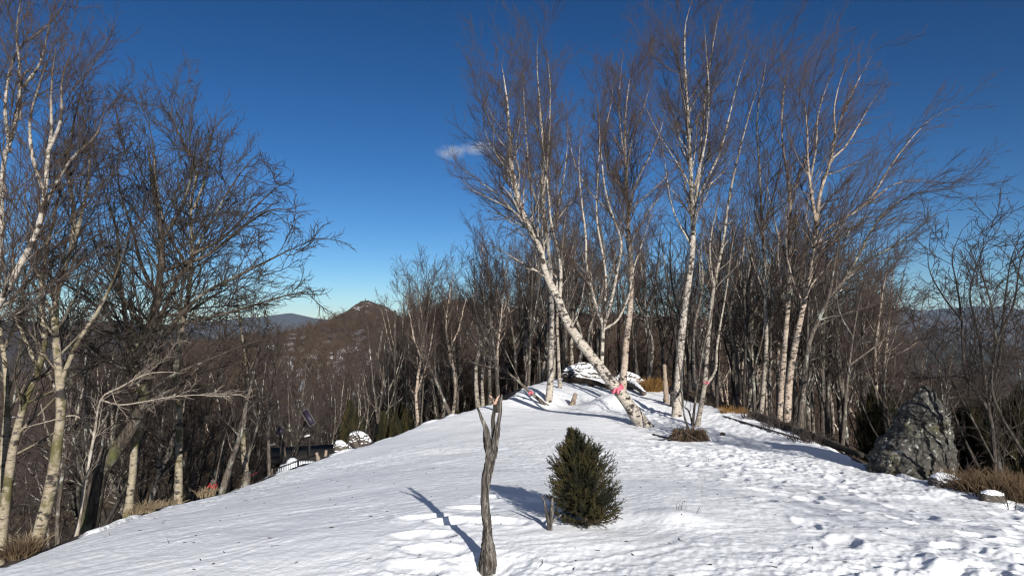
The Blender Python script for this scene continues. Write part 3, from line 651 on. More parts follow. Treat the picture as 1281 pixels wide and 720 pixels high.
hero('birch_tree', 'leaning birch whose foot stands left of the thick lichen covered trunk', 'tree', LEFT, 'light', 'birch_lichen', 9.6, [
    ([(-6, 640), (4, 560), (8, 500), (4, 440), (-6, 380), (-4, 320), (8, 260)], .12, .006), ([(4, 440), (24, 390), (36, 340)], .04, .004)], seed=128)
hero('leaning_pole_tree', 'bare pole trunk leaning right beside the red marker at the snow edge', 'tree', LEFT, 'sparse', 'wood_grey', 12.2, [
    ([(277, 618), (288, 580), (300, 545), (310, 500), (322, 450), (332, 412)], .10, .006)], seed=129, dens=.6)
hero('leaning_pole_tree', 'thinner leaning pole just left of the bare pole trunk', 'tree', LEFT, 'sparse', 'wood_grey', 12.5, [
    ([(266, 620), (276, 570), (286, 530), (300, 480), (318, 430)], .028, .004)], seed=130, dens=.5)
hero('birch_tree', 'upright lichen spotted trunk between the leaning pole and the railing', 'tree', LEFT, 'light', 'birch_lichen', 14, [
    ([(309, 600), (304, 555), (305, 520), (308, 470), (302, 420), (296, 370), (300, 330)], .09, .005), ([(306, 480), (322, 440), (336, 400)], .04, .004)], seed=131, dens=.8)
hero('birch_tree', 'slim trunk standing at the left end of the railing', 'tree', LEFT, 'light', 'wood_grey', 15.5, [
    ([(337, 596), (336, 550), (338, 510), (344, 470), (340, 430)], .065, .005), ([(340, 480), (352, 450), (362, 420)], .03, .003)], seed=132, dens=.8)

MID = 'small trees along the left edge of the crest'
hero('fallen_sapling', 'grey half-fallen sapling leaning left with a pink ribbon round its foot', 'tree', MID, 'sparse', 'wood_grey', 25.5, [
    ([(680, 504), (664, 491), (648, 476), (630, 462), (612, 446), (594, 430), (582, 410), (578, 392)], .10, .006), ([(652, 480), (636, 446), (624, 424), (608, 405), (596, 384)], .045, .004),
    ([(630, 462), (600, 456), (570, 446), (552, 452)], .04, .004), ([(606, 440), (588, 424), (570, 392), (556, 360)], .035, .004)], seed=140, dens=1.3, tip=.003)
hero('birch_tree', 'leaning brown birch rooted at the snow edge left of the weathered snag', 'tree', MID, 'light', 'wood_grey', 23.5, [
    ([(566, 524), (556, 502), (547, 480), (536, 456), (524, 430), (514, 400)], .11, .005), ([(548, 486), (544, 456), (546, 420)], .04, .004)], seed=141)
hero('birch_tree', 'upright dark-footed birch directly behind the weathered snag', 'tree', MID, 'light', 'wood_dark', 22.5, [
    ([(624, 517), (622, 478), (618, 440), (612, 390), (610, 350)], .13, .005), ([(617, 440), (598, 400), (590, 370)], .04, .004)], seed=142)
hero('birch_tree', 'slim upright birch behind the tip of the weathered snag, left of the dark-footed one', 'tree', MID, 'light', 'birch_grey', 27, [
    ([(604, 505), (603, 470), (606, 420), (604, 360), (600, 320), (598, 290)], .10, .005)], seed=143)

# ------------------------------------------------------------------ the wood: copies of a few trees
def proto(kind, h, r0, lean, nst, seed, bark):
    """a tree of height h at the origin: trunk mesh and crown mesh"""
    global rng
    keep = rng; rng = np.random.default_rng(seed)
    st = []; K = 22
    for i in range(nst):
        if i == 0:
            p = np.array([[0, 0, -.4], [0, 0, 0], [lean * .15 * h, rng.normal(0, .02) * h, .3 * h], [lean * .5 * h + rng.normal(0, .03) * h, rng.normal(0, .04) * h, .65 * h], [lean * h, rng.normal(0, .05) * h, h]])
            P = resample(p, K); st.append((P, flare(P, r0 * (1 - np.linspace(0, 1, K)) ** .8 + .006)))
        else:
            P0 = st[0][0]; k = int(rng.uniform(.25, .6) * K); a = rng.uniform(0, 6.28); u = np.array([math.cos(a), math.sin(a), 0]); b = P0[k]; q = h * rng.uniform(.75, .97) - b[2]
            p = np.array([b, b + u * q * .16 + UP * q * .3, b + u * q * .26 + UP * q * .65, b + u * q * .34 + UP * q])
            st.append((resample(p, K), r0 * .5 * (1 - np.linspace(0, 1, K)) ** .8 + .005))
    for i in range(len(st)):
        P, R = st[i]; wob = np.cumsum(rng.normal(0, .012 * h / 8, (K, 3)), axis=0); wob[:2] = 0; st[i] = (P + wob - wob[0], R)
    tr, cr = grow(st, kind, sides=6, tip=.0042, dens=.66)
    rng = keep
    return tr.mesh('trunk_mesh'), cr.mesh('crown_mesh'), bark
PROTO = [proto('birch', 9, .13, .02, 4, 201, 'birch_grey'), proto('birch', 10, .12, .06, 3, 202, 'birch_red'), proto('light', 8, .09, -.05, 3, 203, 'wood_grey'),
         proto('light', 7, .07, .08, 2, 204, 'wood_dark'), proto('oak', 8, .12, .04, 4, 205, 'wood_dark'), proto('swept', 9, .11, .10, 3, 206, 'wood_grey'),
         proto('sparse', 7, .06, .03, 2, 207, 'wood_grey'), proto('light', 9, .10, .02, 3, 208, 'birch_grey')]
PH = [9, 10, 8, 7, 8, 9, 7, 9]
for a, b, bk in PROTO:
    a.materials.append(M[bk]); b.materials.append(M[bk])
LOOK = ['pale many-limbed birch', 'reddish birch', 'grey slender bare tree', 'thin dark bare tree', 'dark spreading bare tree', 'grey windswept bare tree', 'sparse grey bare sapling', 'pale slender birch']
def plant(k, x, y, h, rz, label, group, name='bare_tree', tilt=0):
    label = LOOK[k] + ' ' + label
    s = h / PH[k]; z = gz(x, y)
    e = empty(name, (x, y, z), label, 'tree', group); e.rotation_euler = (tilt, 0, rz); e.scale = (s, s, s)
    obj('trunk', PROTO[k][0], None, e); obj('crown', PROTO[k][1], None, e); return e
wr = np.random.default_rng(77)
placed = [np.array(t.location)[:2] for t in TREES]
def scatter(n, px0, px1, d0, d1, kinds, hrow, hmin, hmax, label, group, gap=1.0, swept=False, clear=.4):
    c = 0; tries = 0
    while c < n and tries < n * 60:
        tries += 1
        px = wr.uniform(px0, px1); d = math.sqrt(wr.uniform(d0 * d0, d1 * d1)); x = (px - 640.5) / F * d
        if polydist(np.array([x]), np.array([d]), snowpoly)[0][0] < clear: continue
        q = np.array([x, d])
        if placed and min(np.hypot(*(p - q)) for p in placed) < gap: continue
        z = gz(x, d); top = zrow(prof(px, hrow) + wr.uniform(-8, 45), d); h = np.clip(top - z, hmin, hmax)
        if h <= hmin * 1.001 and top - z < hmin * .5: continue
        k = kinds[wr.integers(len(kinds))]
        plant(k, x, d, h, wr.uniform(-.5, .5) if (swept or k == 5) else wr.uniform(0, 6.28), label, group); placed.append(q); c += 1
HROW = [(-200, 330), (0, 340), (150, 380), (280, 410), (400, 425), (450, 428), (490, 372), (520, 325), (560, 290), (620, 280), (700, 268), (800, 270), (900, 262), (960, 255), (1040, 290), (1100, 330), (1160, 350), (1281, 320), (1500, 300)]
scatter(85, 470, 960, 27, 75, [0, 0, 1, 2, 7, 7, 3, 6], HROW, 4, 13, 'crowded in the dark wood behind the snowy crest', 'trees of the wood behind the crest', 1.0)
scatter(42, 890, 1110, 21, 48, [5, 5, 1, 2, 7, 3], HROW, 4, 13, 'crowded in the wood right of the crest', 'trees of the wood right of the crest', .9, True)
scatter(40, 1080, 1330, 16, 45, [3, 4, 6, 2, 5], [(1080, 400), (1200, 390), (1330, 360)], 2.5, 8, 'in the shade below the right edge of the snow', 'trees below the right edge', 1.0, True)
scatter(34, -60, 330, 11, 40, [0, 2, 3, 4, 7, 6, 2], [(-60, 330), (150, 390), (330, 430)], 3.5, 12, 'down the slope behind the left edge of the snow', 'trees of the wood below the left edge', .9)
scatter(60, 320, 570, 22, 60, [2, 3, 4, 6, 6, 2, 7], [(320, 440), (430, 450), (480, 420), (520, 370), (570, 330)], 2.5, 9, 'in the shady hollow below the left of the crest', 'trees of the shady hollow', .9)
# trees behind the camera, out of the picture, whose shade falls on the near snow
for k, x, y, h, rz in [(4, 9.5, -9.5, 7.5, 1), (2, 13.2, -8.0, 7.6, 2), (7, 14.5, -2.5, 8.0, .5), (4, 17, 1.5, 8.5, 3), (2, 5.8, -12.5, 6.5, 4), (0, 18.5, 6.0, 9.5, .3), (5, 20, 10, 9.5, .2), (4, 15.5, 5.2, 6.5, 2.2)]:
    e = plant(k, x, y, h, rz, 'standing out of view behind the viewer', 'trees behind the viewer')

# ------------------------------------------------------------------ the far wood on the hillside: one mass
def far_wood():
    r2 = np.random.default_rng(5); g = Geo()
    temps = []
    for k in range(6):
        t = Geo(); h = 1.0
        P = resample([(0, 0, -.05), (r2.normal(0, .03), r2.normal(0, .03), .5), (r2.normal(0, .08), r2.normal(0, .08), 1)], 4)[None]; R = np.linspace(.016, .003, 4)[None]
        t.tubes(P, R, 3)
        n = 34; a = r2.uniform(0, 6.28, n); tt = r2.uniform(.18, .95, n); L = .46 * (1.1 - tt * .75) * r2.uniform(.6, 1.2, n)
        b = np.stack([np.interp(tt, np.linspace(0, 1, 4), P[0, :, i]) for i in range(3)], 1); u = np.stack([np.cos(a) * .75, np.sin(a) * .75, .75 + r2.uniform(0, .4, n)], 1)
        Q = np.stack([b, b + u * L[:, None] * .5 + r2.normal(0, .02, (n, 3)), b + u * L[:, None] + r2.normal(0, .04, (n, 3)) + [0, 0, .02]], 1)
        t.tubes(Q, np.stack([np.full(n, .0075), np.full(n, .0055), np.full(n, .002)], 1), 3)
        m = 3 * n; a = r2.uniform(0, 6.28, m); bi = np.repeat(np.arange(n), 3); f = r2.uniform(.3, 1, m)[:, None]; b2 = Q[bi, 0] * (1 - f) + Q[bi, 2] * f
        u2 = np.stack([np.cos(a) * .8, np.sin(a) * .8, r2.uniform(.2, 1.1, m)], 1) * (L[bi] * .4)[:, None]
        t.tubes(np.stack([b2, b2 + u2], 1), np.stack([np.full(m, .0045), np.full(m, .0015)], 1), 3)
        temps.append((np.concatenate(t.v), np.concatenate(t.q)))
    n = 3800; px = r2.uniform(60, 1120, n); rr = 70 + (420 - 70) * r2.uniform(0, 1, n) ** 1.25
    pk = np.exp(-((px - 464) / 40) ** 2) * (rr > 215); sn_ = np.exp(-((px - 395) / 60) ** 2) * np.exp(-((rr - 125) / 50) ** 2)
    keep_ = r2.uniform(0, 1, n) > np.maximum(pk * .55, sn_ * .76); px, rr = px[keep_], rr[keep_]; pk = pk[keep_]; n = len(px)
    x = (px - 640.5) / F * rr; z = ground_z(x, rr)
    h = (1 - .5 * pk) * np.clip(np.minimum(r2.uniform(3.5, 7.0, n), zrow(prof(px, H_TOP) - r2.uniform(-4, 7, n), rr) - z), 1.6, 7)
    for i in range(n):
        v, q = temps[i % 6]; a = r2.uniform(0, 6.28); c, s_ = math.cos(a), math.sin(a); hw = h[i] * r2.uniform(.8, 1.2)
        thick = 1.0
        g.add(np.stack([(v[:, 0] * c - v[:, 1] * s_) * hw + x[i], (v[:, 0] * s_ + v[:, 1] * c) * hw + rr[i], v[:, 2] * h[i] + z[i]], 1), q)
    o = g.build('hillside_woods', M['far_wood'], loc=None)
    tag(o, 'brown leafless woods covering the slopes below the distant peak', 'woods', kind='stuff')
far_wood()

# ------------------------------------------------------------------ the weathered snag in front
def gnarly(g, pts, radii, sides=28, K=110, amp=.22, twist=2.0, seed=1, lobes=5, tipsplit=0.0):
    r2 = np.random.default_rng(seed); P = resample(pts, K); t = np.linspace(0, 1, K)
    R = np.interp(t, np.linspace(0, 1, len(radii)), radii)
    T = np.gradient(P, axis=0); T /= np.linalg.norm(T, axis=1, keepdims=True)
    U = np.cross(T, [0, 1, .01]); U /= np.linalg.norm(U, axis=1, keepdims=True); V = np.cross(T, U)
    a = np.arange(sides) * 2 * np.pi / sides; A, TT = np.meshgrid(a, t); ph = A + twist * TT * 2 + .5 * np.sin(TT * 9 + seed)
    m = 1 + amp * (.6 * np.cos(lobes * ph + 1.5 * np.sin(2 * ph)) + .5 * (1 - 2 * np.abs(np.sin(ph * 1.5 + seed + 3 * TT)))) + .10 * vnoise(ph * 3.2, TT * 22, seed) + .08 * np.cos(11 * ph + 4 * TT)
    m *= 1 + .10 * vnoise(TT * 7, TT * 0 + seed, seed + 5)
    Rm = R[:, None] * m
    X = P[:, None] + Rm[..., None] * (np.cos(A)[..., None] * U[:, None] + np.sin(A)[..., None] * V[:, None])
    i = np.arange(K - 1)[:, None] * sides; j = np.arange(sides)[None]; j2 = (j + 1) % sides
    base = g.n; g.add(X, np.stack([i + j, i + j2, i + sides + j2, i + sides + j], -1).reshape(-1, 4), r=np.full(K * sides, .1))
    c = g.n; g.add(P[-1:] + T[-1:] * R[-1] * .4, r=[.1]); ii = base + (K - 1) * sides + np.arange(sides)
    g.t.append(np.stack([ii, np.roll(ii, -1), np.full(sides, c)], 1)); return g
def pix(pts, d): return [at(p[0], p[1], d + (p[2] if len(p) > 2 else 0)) for p in pts]
SD = min(np.arange(3.9, 5.2, .01), key=lambda d: abs(at(609, 713, d)[2] - gz(*at(609, 713, d)[:2]) + .045))     # where the snow lies under its foot
sb = at(609, 713, SD); sb[2] = gz(sb[0], sb[1])
e = empty('dead_snag', sb, 'twisted grey dead snag with a broken fork standing alone on the near snow', 'dead tree')
g = Geo(); gnarly(g, [sb - [0, 0, .15]] + pix([(609, 714), (611, 690), (609, 655), (607, 630), (608, 606), (612, 582), (615, 565)], SD), [.062, .055, .042, .029, .027, .028, .029, .031], seed=3)
gnarly(g, pix([(609, 716, .03), (604, 706, .0), (603, 690, .01)], SD), [.042, .026, .010], seed=5, K=30); gnarly(g, pix([(612, 717, -.03), (617, 706, -.02), (616, 688, -.01)], SD), [.038, .024, .008], seed=6, K=30)
g.build('trunk', M['snag'], e, off=sb)
for i, (pts, rr_, sd_) in enumerate([([(613, 576), (611, 556), (608, 536), (603, 524), (597, 509, -.03)], [.027, .025, .018, .011, .005], 11), ([(616, 572), (618, 552, .02), (617, 526, .02), (619, 505, .04), (616, 497, .05)], [.026, .018, .014, .011, .008], 12),
        ([(616, 570), (621, 546, -.02), (625, 520, -.02), (627, 500, -.02), (628, 493, -.02)], [.027, .021, .015, .010, .005], 13)]):
    g = Geo(); gnarly(g, pix(pts, SD), rr_, sides=20, K=70, seed=sd_, twist=1.2); g.build('branch', M['snag'], e, off=sb)
g = Geo(); gnarly(g, pix([(610, 566), (608, 550), (607, 532)], SD + .02), [.016, .021, .012], sides=14, K=40, seed=21); tag(g.build('branch_stub', M['root'], e, off=sb), 'dark rotten stub')
g = Geo(); gnarly(g, pix([(619, 506, .04), (617, 499, .05), (612, 494, .05)], SD), [.011, .009, .002], sides=10, K=20, seed=22); gnarly(g, pix([(619, 505, .04), (622, 498, .03), (625, 494, .03)], SD), [.010, .008, .002], sides=10, K=20, seed=23)
tag(g.build('broken_tip', M['raw_wood'], e, off=sb), 'raw pinkish splintered tip')
# a low broken driftwood stub beside the spruce
b0 = at(688, 657, 5.3); b0[2] = gz(b0[0], b0[1])
e = empty('dead_stub', b0, 'low grey forked wood stub in the snow left of the small spruce', 'dead wood')
g = Geo(); gnarly(g, [b0 - [0, 0, .06]] + pix([(688, 657), (690, 640), (691, 622)], 5.3), [.026, .020, .015, .009], sides=16, K=40, seed=31); g.build('trunk', M['snag'], e, off=b0)
for pts, q in (([(687, 655), (684, 642), (681, 627), (677, 619)], [.015, .012, .009, .004]), ([(690, 652), (697, 647), (703, 643)], [.011, .007, .003])):
    g = Geo(); gnarly(g, pix(pts, 5.3), q, sides=12, K=30, seed=33); g.build('branch', M['snag'], e, off=b0)

# ------------------------------------------------------------------ the small spruce
def spruce(base, top, wid, n, seed, label):
    global rng
    keep = rng; rng = np.random.default_rng(seed)
    e = empty('small_spruce', base, label, 'conifer'); base = np.array(base); ax = np.array(top) - base; H = np.linalg.norm(ax)
    P0 = resample([base - ax * .08, base, base + ax * .5 + [.02, 0, 0], base + ax], 24)[None]; R0 = np.linspace(.03, .003, 24)[None]
    tr, cr = Geo(), Geo(); tr.tubes(P0, R0, 8)
    t = np.sort(rng.uniform(.06, 1, n)); a = rng.uniform(0, 2 * np.pi, n)
    L = np.interp(t, [0, .15, .35, .55, .75, .9, 1], [.22, .27, .29, .26, .185, .145, .12]) * wid * rng.uniform(.72, 1.12, n)
    p = np.stack([np.interp(t, np.linspace(0, 1, 24), P0[0, :, i]) for i in range(3)], 1)
    el = np.interp(t, [0, .3, .6, 1], [.02, .30, .65, 1.35]); u = np.stack([np.cos(a) * np.cos(el), np.sin(a) * np.cos(el), np.sin(el)], 1)
    K = 6; tt = np.linspace(0, 1, K)[None, :, None]; P1 = p[:, None] + u[:, None] * (L[:, None, None] * tt) + np.array([0, 0, 1]) * (L[:, None, None] * .22 * tt ** 2)
    R1 = np.linspace(.006, .002, K)[None] * np.ones((n, 1)); tr.tubes(P1, R1, 4)
    P2, R2 = branch(P1, R1, 11, .15, 1.0, .65, .40, 4, .25, (0, 0, 0), .08, .6, .0014, lmin=.035)
    Pt = np.stack([P1[:, 3], P1[:, 4], P1[:, 5], P1[:, 5] + (P1[:, 5] - P1[:, 4]) * .6], 1)
    allP = np.concatenate([P2, Pt, np.stack([P0[0, 18], P0[0, 20], P0[0, 22], P0[0, 23] + [0, 0, .07]])[None]])
    cr.tubes(allP, np.linspace(.003, .0015, 4)[None] * np.ones((len(allP), 1)), 3)
    m = 34; N = len(allP); f = rng.uniform(0, 2.999, (N, m)); i0 = f.astype(int); fr = (f - i0)[..., None]; ix = np.arange(N)[:, None]
    q = allP[ix, i0] * (1 - fr) + allP[ix, i0 + 1] * fr; T = allP[ix, i0 + 1] - allP[ix, i0]; T /= np.linalg.norm(T, axis=-1, keepdims=True) + 1e-9
    d = rng.normal(size=(N, m, 3)); d -= (d * T).sum(-1, keepdims=True) * T; d /= np.linalg.norm(d, axis=-1, keepdims=True); d = d * .8 + T * .65
    s = np.cross(d, rng.normal(size=(N, m, 3))); s /= np.linalg.norm(s, axis=-1, keepdims=True); ln = rng.uniform(.011, .019, (N, m, 1))
    v = np.stack([q - s * .0014, q + s * .0014, q + d * ln], 2).reshape(-1, 3); cr.add(v, t=np.arange(len(v)).reshape(-1, 3))
    tr.build('trunk', M['root'], e, off=base); cr.build('needles', M['needles'], e, off=base, smooth=False); rng = keep
b0 = at(733, 656, 5.5); b0[2] = gz(b0[0], b0[1]); spruce(b0, at(716, 560, 5.62), 1.0, 430, 41, 'small dense dark green spruce bush standing in the snow')
b0 = at(721, 538, 17); b0[2] = gz(b0[0], b0[1])

def spruce_copy(x, y, h, k, label, group, wide=.8):
    src = bpy.data.objects['small_spruce']; c = empty('spruce_tree', (x, y, gz(x, y)), label, 'conifer', group); c.scale = (h / .78 * wide, h / .78 * wide, h / .78); c.rotation_euler = (0, 0, k * 1.3)
    for ch in src.children: q = ch.copy(); C.objects.link(q); q.parent = c
for i, (x, y, h) in enumerate([(10.9, 4.6, 5.0), (12.2, 4.4, 6.5), (13.6, 7.2, 7.0), (15.5, 9.5, 8), (18, 9, 9), (20.5, 13, 9), (16.5, 4, 9.5), (22, 7, 10.5), (25, 13, 10), (8.4, -6.4, 4.6), (6.9, -6.6, 4.3), (10.6, -5.0, 5.4)]):
    spruce_copy(x, y, h, i, 'spruce standing out of view to the right of the viewer', 'spruces behind the viewer')
for i in range(24):
    for _ in range(40):
        left = i < 11; px = wr.uniform(425, 575) if left else wr.uniform(1070, 1300); d = wr.uniform(24, 42) if left else wr.uniform(19, 40); x = (px - 640.5) / F * d
        if polydist(np.array([x]), np.array([d]), snowpoly)[0][0] < 1.2: continue
        h = zrow(wr.uniform(492, 520) if left else wr.uniform(455, 500), d) - gz(x, d)
        if h > .8: break
    spruce_copy(x, d, min(h, 9), i, 'dark young spruce in the shady hollow left of the crest' if left else 'dark young spruce in the shade beyond the grey rock', 'young spruces in the hollow' if left else 'young spruces beyond the rock', .42)

# ------------------------------------------------------------------ rocks and snowed-over outcrops
def blob(name, rows, d, depth, mt, label, cat, seed, amp=.16, group=None, K=70, sides=96, sink=.5, fr=2.2):
    """rows: (pixel row, left column, right column) from the top down; a rounded stone of real depth"""
    rows = np.array(rows, float); t = np.linspace(0, 1, K); row = np.interp(t, np.linspace(0, 1, len(rows)), rows[:, 0])
    l = np.interp(row, rows[:, 0], rows[:, 1]); r = np.interp(row, rows[:, 0], rows[:, 2]); g = Geo()
    c = np.array([at((a + b) / 2, q, d) for a, b, q in zip(l, r, row)]); hw = (r - l) / 2 / F * d
    c[:, 2] -= np.linspace(0, sink, K) ** 1.0 * (t ** 3)
    a = np.arange(sides) * 2 * np.pi / sides; A, TT = np.meshgrid(a, t)
    X = c[:, None, 0] + np.cos(A) * hw[:, None]; Y = c[:, None, 1] + np.sin(A) * hw[:, None] * depth + depth * hw.max() * .25; Z = c[:, None, 2] + 0 * A
    def n3(k, s_): return .75 * (fbm(X * k + s_ + .37 * Y * k, Z * k, 4, seed) + fbm(Y * k + 31 + s_ - .41 * X * k, Z * k + 7, 4, seed + 9))
    dsp = amp * hw.max() * (n3(fr, 0) + .7 * (np.abs(n3(fr * 2.1, 5)) * -1.6 + .3) + .40 * (.3 - np.abs(n3(fr * 4, 9)) * 1.6) + .34 * n3(fr * 10, 13) + .30 * (.3 - np.abs(n3(fr * 6, 17)) * 1.7)) * np.clip(.35 + hw / hw.max(), 0, 1)[:, None]
    X = X + np.cos(A) * dsp; Y = Y + np.sin(A) * dsp; Z = Z + .5 * amp * hw.max() * n3(fr * 1.7, 20) * (1 - TT * .5)
    i = np.arange(K - 1)[:, None] * sides; j = np.arange(sides)[None]; j2 = (j + 1) % sides
    g.add(np.stack([X, Y, Z], -1), np.stack([i + j2, i + j, i + sides + j, i + sides + j2], -1).reshape(-1, 4))
    g.add([[X[0].mean(), Y[0].mean(), Z[0].max() + .01]], t=np.stack([np.arange(sides) - g.n, (np.arange(sides) + 1) % sides - g.n, np.zeros(sides, int)], 1))
    o = np.array([c[-1, 0], c[-1, 1], c[-1, 2]]); return tag(g.build(name, mt, None, o, off=o), label, cat, group)
blob('tall_rock', [(482, 1160, 1170), (487, 1156, 1176), (496, 1146, 1178), (508, 1134, 1182), (522, 1124, 1186), (540, 1114, 1194), (560, 1106, 1199), (580, 1099, 1198), (604, 1094, 1200), (625, 1090, 1202)], 12.0, .8, M['rock'], 'tall pointed grey rock crusted with lichen at the right edge of the snow', 'rock', 61, .15, fr=1.25, K=170, sides=230)
blob('snowy_outcrop', [(453, 722, 736), (457, 714, 744), (463, 706, 752), (470, 702, 762), (480, 700, 770), (492, 700, 776)], 33, .8, M['snow_rock'], 'snow streaked rock outcrop at the top of the crest behind the leaning birch', 'rock', 63, .26, fr=1.3)
blob('snowy_outcrop', [(466, 778, 790), (472, 772, 800), (482, 768, 808), (494, 766, 812), (504, 764, 814)], 29.5, .8, M['snow_rock'], 'low snow covered rock beside the rust coloured tussock', 'rock', 64, .24, fr=1.3)
blob('snowy_boulder', [(540, 440, 452), (544, 436, 458), (550, 434, 462), (558, 433, 466), (570, 432, 470)], 20.5, .9, M['snow_rock'], 'rounded snow capped boulder at the left rim of the crest, right one of two', 'rock', 65, .12)
blob('snowy_boulder', [(551, 420, 428), (556, 417, 434), (563, 416, 438), (574, 415, 442)], 18.5, .9, M['snow_rock'], 'rounded snow capped boulder at the left rim of the crest, left one of two', 'rock', 66, .12)
blob('snowy_boulder', [(593, 1176, 1190), (597, 1168, 1202), (604, 1164, 1212), (612, 1160, 1216)], 10.0, .8, M['snow_rock'], 'flat snow crusted stone at the foot of the tall grey rock', 'rock', 67, .12)
blob('dark_stone', [(614, 1236, 1250), (617, 1230, 1258), (622, 1226, 1262)], 9.0, .8, M['snow_rock'], 'half buried stone in the snow by the dry grass at far right', 'rock', 68, .14, sink=.15)

# ------------------------------------------------------------------ tufts, roots, logs
def tuft(c, n, h, spread, mt, label, seed, cat='dry grass', group=None, lean=(0, 0), name='grass_tuft', wdt=.004):
    r2 = np.random.default_rng(seed); c = np.array(c, float); c[2] = gz(c[0], c[1]); a = r2.uniform(0, 6.28, n); rad = spread * np.sqrt(r2.uniform(0, 1, n))
    b = np.stack([np.cos(a) * rad, np.sin(a) * rad, np.full(n, -.03)], 1); hh = h * r2.uniform(.5, 1.1, n)
    u = np.stack([np.cos(a) * r2.uniform(.0, .38, n) + lean[0], np.sin(a) * r2.uniform(.0, .38, n) + lean[1], np.ones(n)], 1) + r2.normal(0, .25, (n, 3)); u /= np.linalg.norm(u, axis=1, keepdims=True)
    K = 5; t = np.linspace(0, 1, K)[None, :, None]; P = b[:, None] + u[:, None] * hh[:, None, None] * t + np.concatenate([u[:, None, :2] * .35, -.22 * np.ones((n, 1, 1))], 2) * hh[:, None, None] * t ** 2.4
    g = Geo(); g.tubes(P, np.linspace(wdt, wdt * .25, K)[None] * np.ones((n, 1)), 3)
    return tag(g.build(name, mt, None, c), label, cat, group)
tuft(at(184, 638, 9.6), 130, .20, .11, M['straw'], 'pale straw tuft at the snow edge right of the mossy oak', 71, lean=(.3, -.2), wdt=.007)
tuft(at(168, 644, 9.4), 50, .16, .09, M['straw'], 'smaller straw tuft left of the pale straw tuft', 72, wdt=.006)
tuft(at(22, 692, 7.1), 200, .22, .15, M['brown_straw'], 'brown grass tuft at the lower left corner of the snow', 73, wdt=.006)
tuft(at(40, 688, 7.3), 90, .26, .10, M['straw'], 'faded grass stalks round the foot of the lower left birch', 74, wdt=.006)
tuft(at(212, 628, 10.6), 70, .18, .16, M['straw'], 'thin straw tuft at the foot of the tall spotted birch', 75, wdt=.006)
tuft(at(258, 622, 11.6), 90, .20, .14, M['straw'], 'straw tuft beside the red marker stump', 76, wdt=.007)
tuft(at(814, 502, 28.5), 420, .75, .42, M['rust_straw'], 'rust coloured tussock on the crest right of the leaning birch', 77, wdt=.012)
tuft(at(918, 515, 22), 160, .30, .45, M['rust_straw'], 'low rusty grass at the right snow rim beneath the thin trunks', 78, wdt=.009)
for i, (px, py, d, n, h, s_) in enumerate([(1208, 606, 9.9, 260, .42, .30), (1236, 610, 9.5, 300, .48, .30), (1262, 612, 9.4, 300, .52, .28), (1290, 622, 9.2, 260, .5, .3), (1188, 602, 10.6, 120, .26, .2)]):
    tuft(at(px, py, d), n, h, s_, M['brown_straw'], ['brown dead grass clump nearest the tall rock', 'brown dead grass clump under the fanning tree', 'tall brown grass clump right of the fanning tree', 'brown grass clump cut by the right picture edge', 'small brown grass clump behind the snow crusted stone'][i], 80 + i, group='dead grass at the right edge', wdt=.006)
for i, (px, py, d, n, h, s_) in enumerate([(950, 523, 20.4, 160, .42, .5), (975, 533, 18.6, 180, .45, .5), (1010, 552, 16.2, 160, .42, .45)]):
    tuft(at(px, py, d), n, h, s_, M['wood_grey'], ['grey dead brush at the upper end of the fallen logs', 'grey dead brush over the middle of the fallen logs', 'grey dead brush at the lower end of the fallen logs'][i], 90 + i, 'brush', 'dead brush along the right rim', name='dead_brush', wdt=.007)
def sticks(name, label, c, n, L, seed, mt, cat='twigs', r=.006):
    r2 = np.random.default_rng(seed); c = np.array(c, float); c[2] = gz(c[0], c[1]); a = r2.uniform(0, 6.28, n); P = np.zeros((n, 7, 3)); D = np.stack([np.cos(a) * .5, np.sin(a) * .5, np.ones(n)], 1)
    P[:, 0] = np.stack([np.cos(a) * .03, np.sin(a) * .03, np.full(n, -.05)], 1)
    for k in range(1, 7): D = D + r2.normal(0, .22, (n, 3)); D /= np.linalg.norm(D, axis=1, keepdims=True); P[:, k] = P[:, k - 1] + D * (L * r2.uniform(.6, 1.1, n) / 6)[:, None]
    R = np.linspace(r, r * .4, 7)[None] * np.ones((n, 1)); global rng; keep = rng; rng = r2; Q, RQ = branch(P, R, 4, .3, 1, .7, .4, 4, .2, (0, 0, 0), .15, .7, r * .35); rng = keep
    e = empty(name, c, label, cat); g = Geo(); g.tubes(P, R, 4); g.tubes(Q, RQ, 3); g.build('stems', mt, e); return e
sticks('bare_sprig', 'thin bare twigs poking from the snow right of the small spruce', at(858, 640, 5.9), 4, .18, 95, M['wood_dark'], r=.003)
sticks('bare_sprig', 'bare twigs standing in the snow at the far right below the dry grass', at(1268, 638, 8.4), 6, .42, 96, M['wood_dark'], r=.005)
sticks('bare_sprig', 'lone short dark twig in the snow of the right slope', at(892, 586, 12), 2, .16, 97, M['wood_dark'], r=.009)
sticks('bare_shrub', 'grey bare shrub against the foot of the tall rock', at(1196, 606, 10.6), 9, .8, 98, M['wood_grey'], 'shrub', r=.008)
sticks('bare_shrub', 'low bare shrub between the fence posts and the snowy boulders', at(452, 560, 18.6), 7, .7, 99, M['wood_dark'], 'shrub', r=.010)

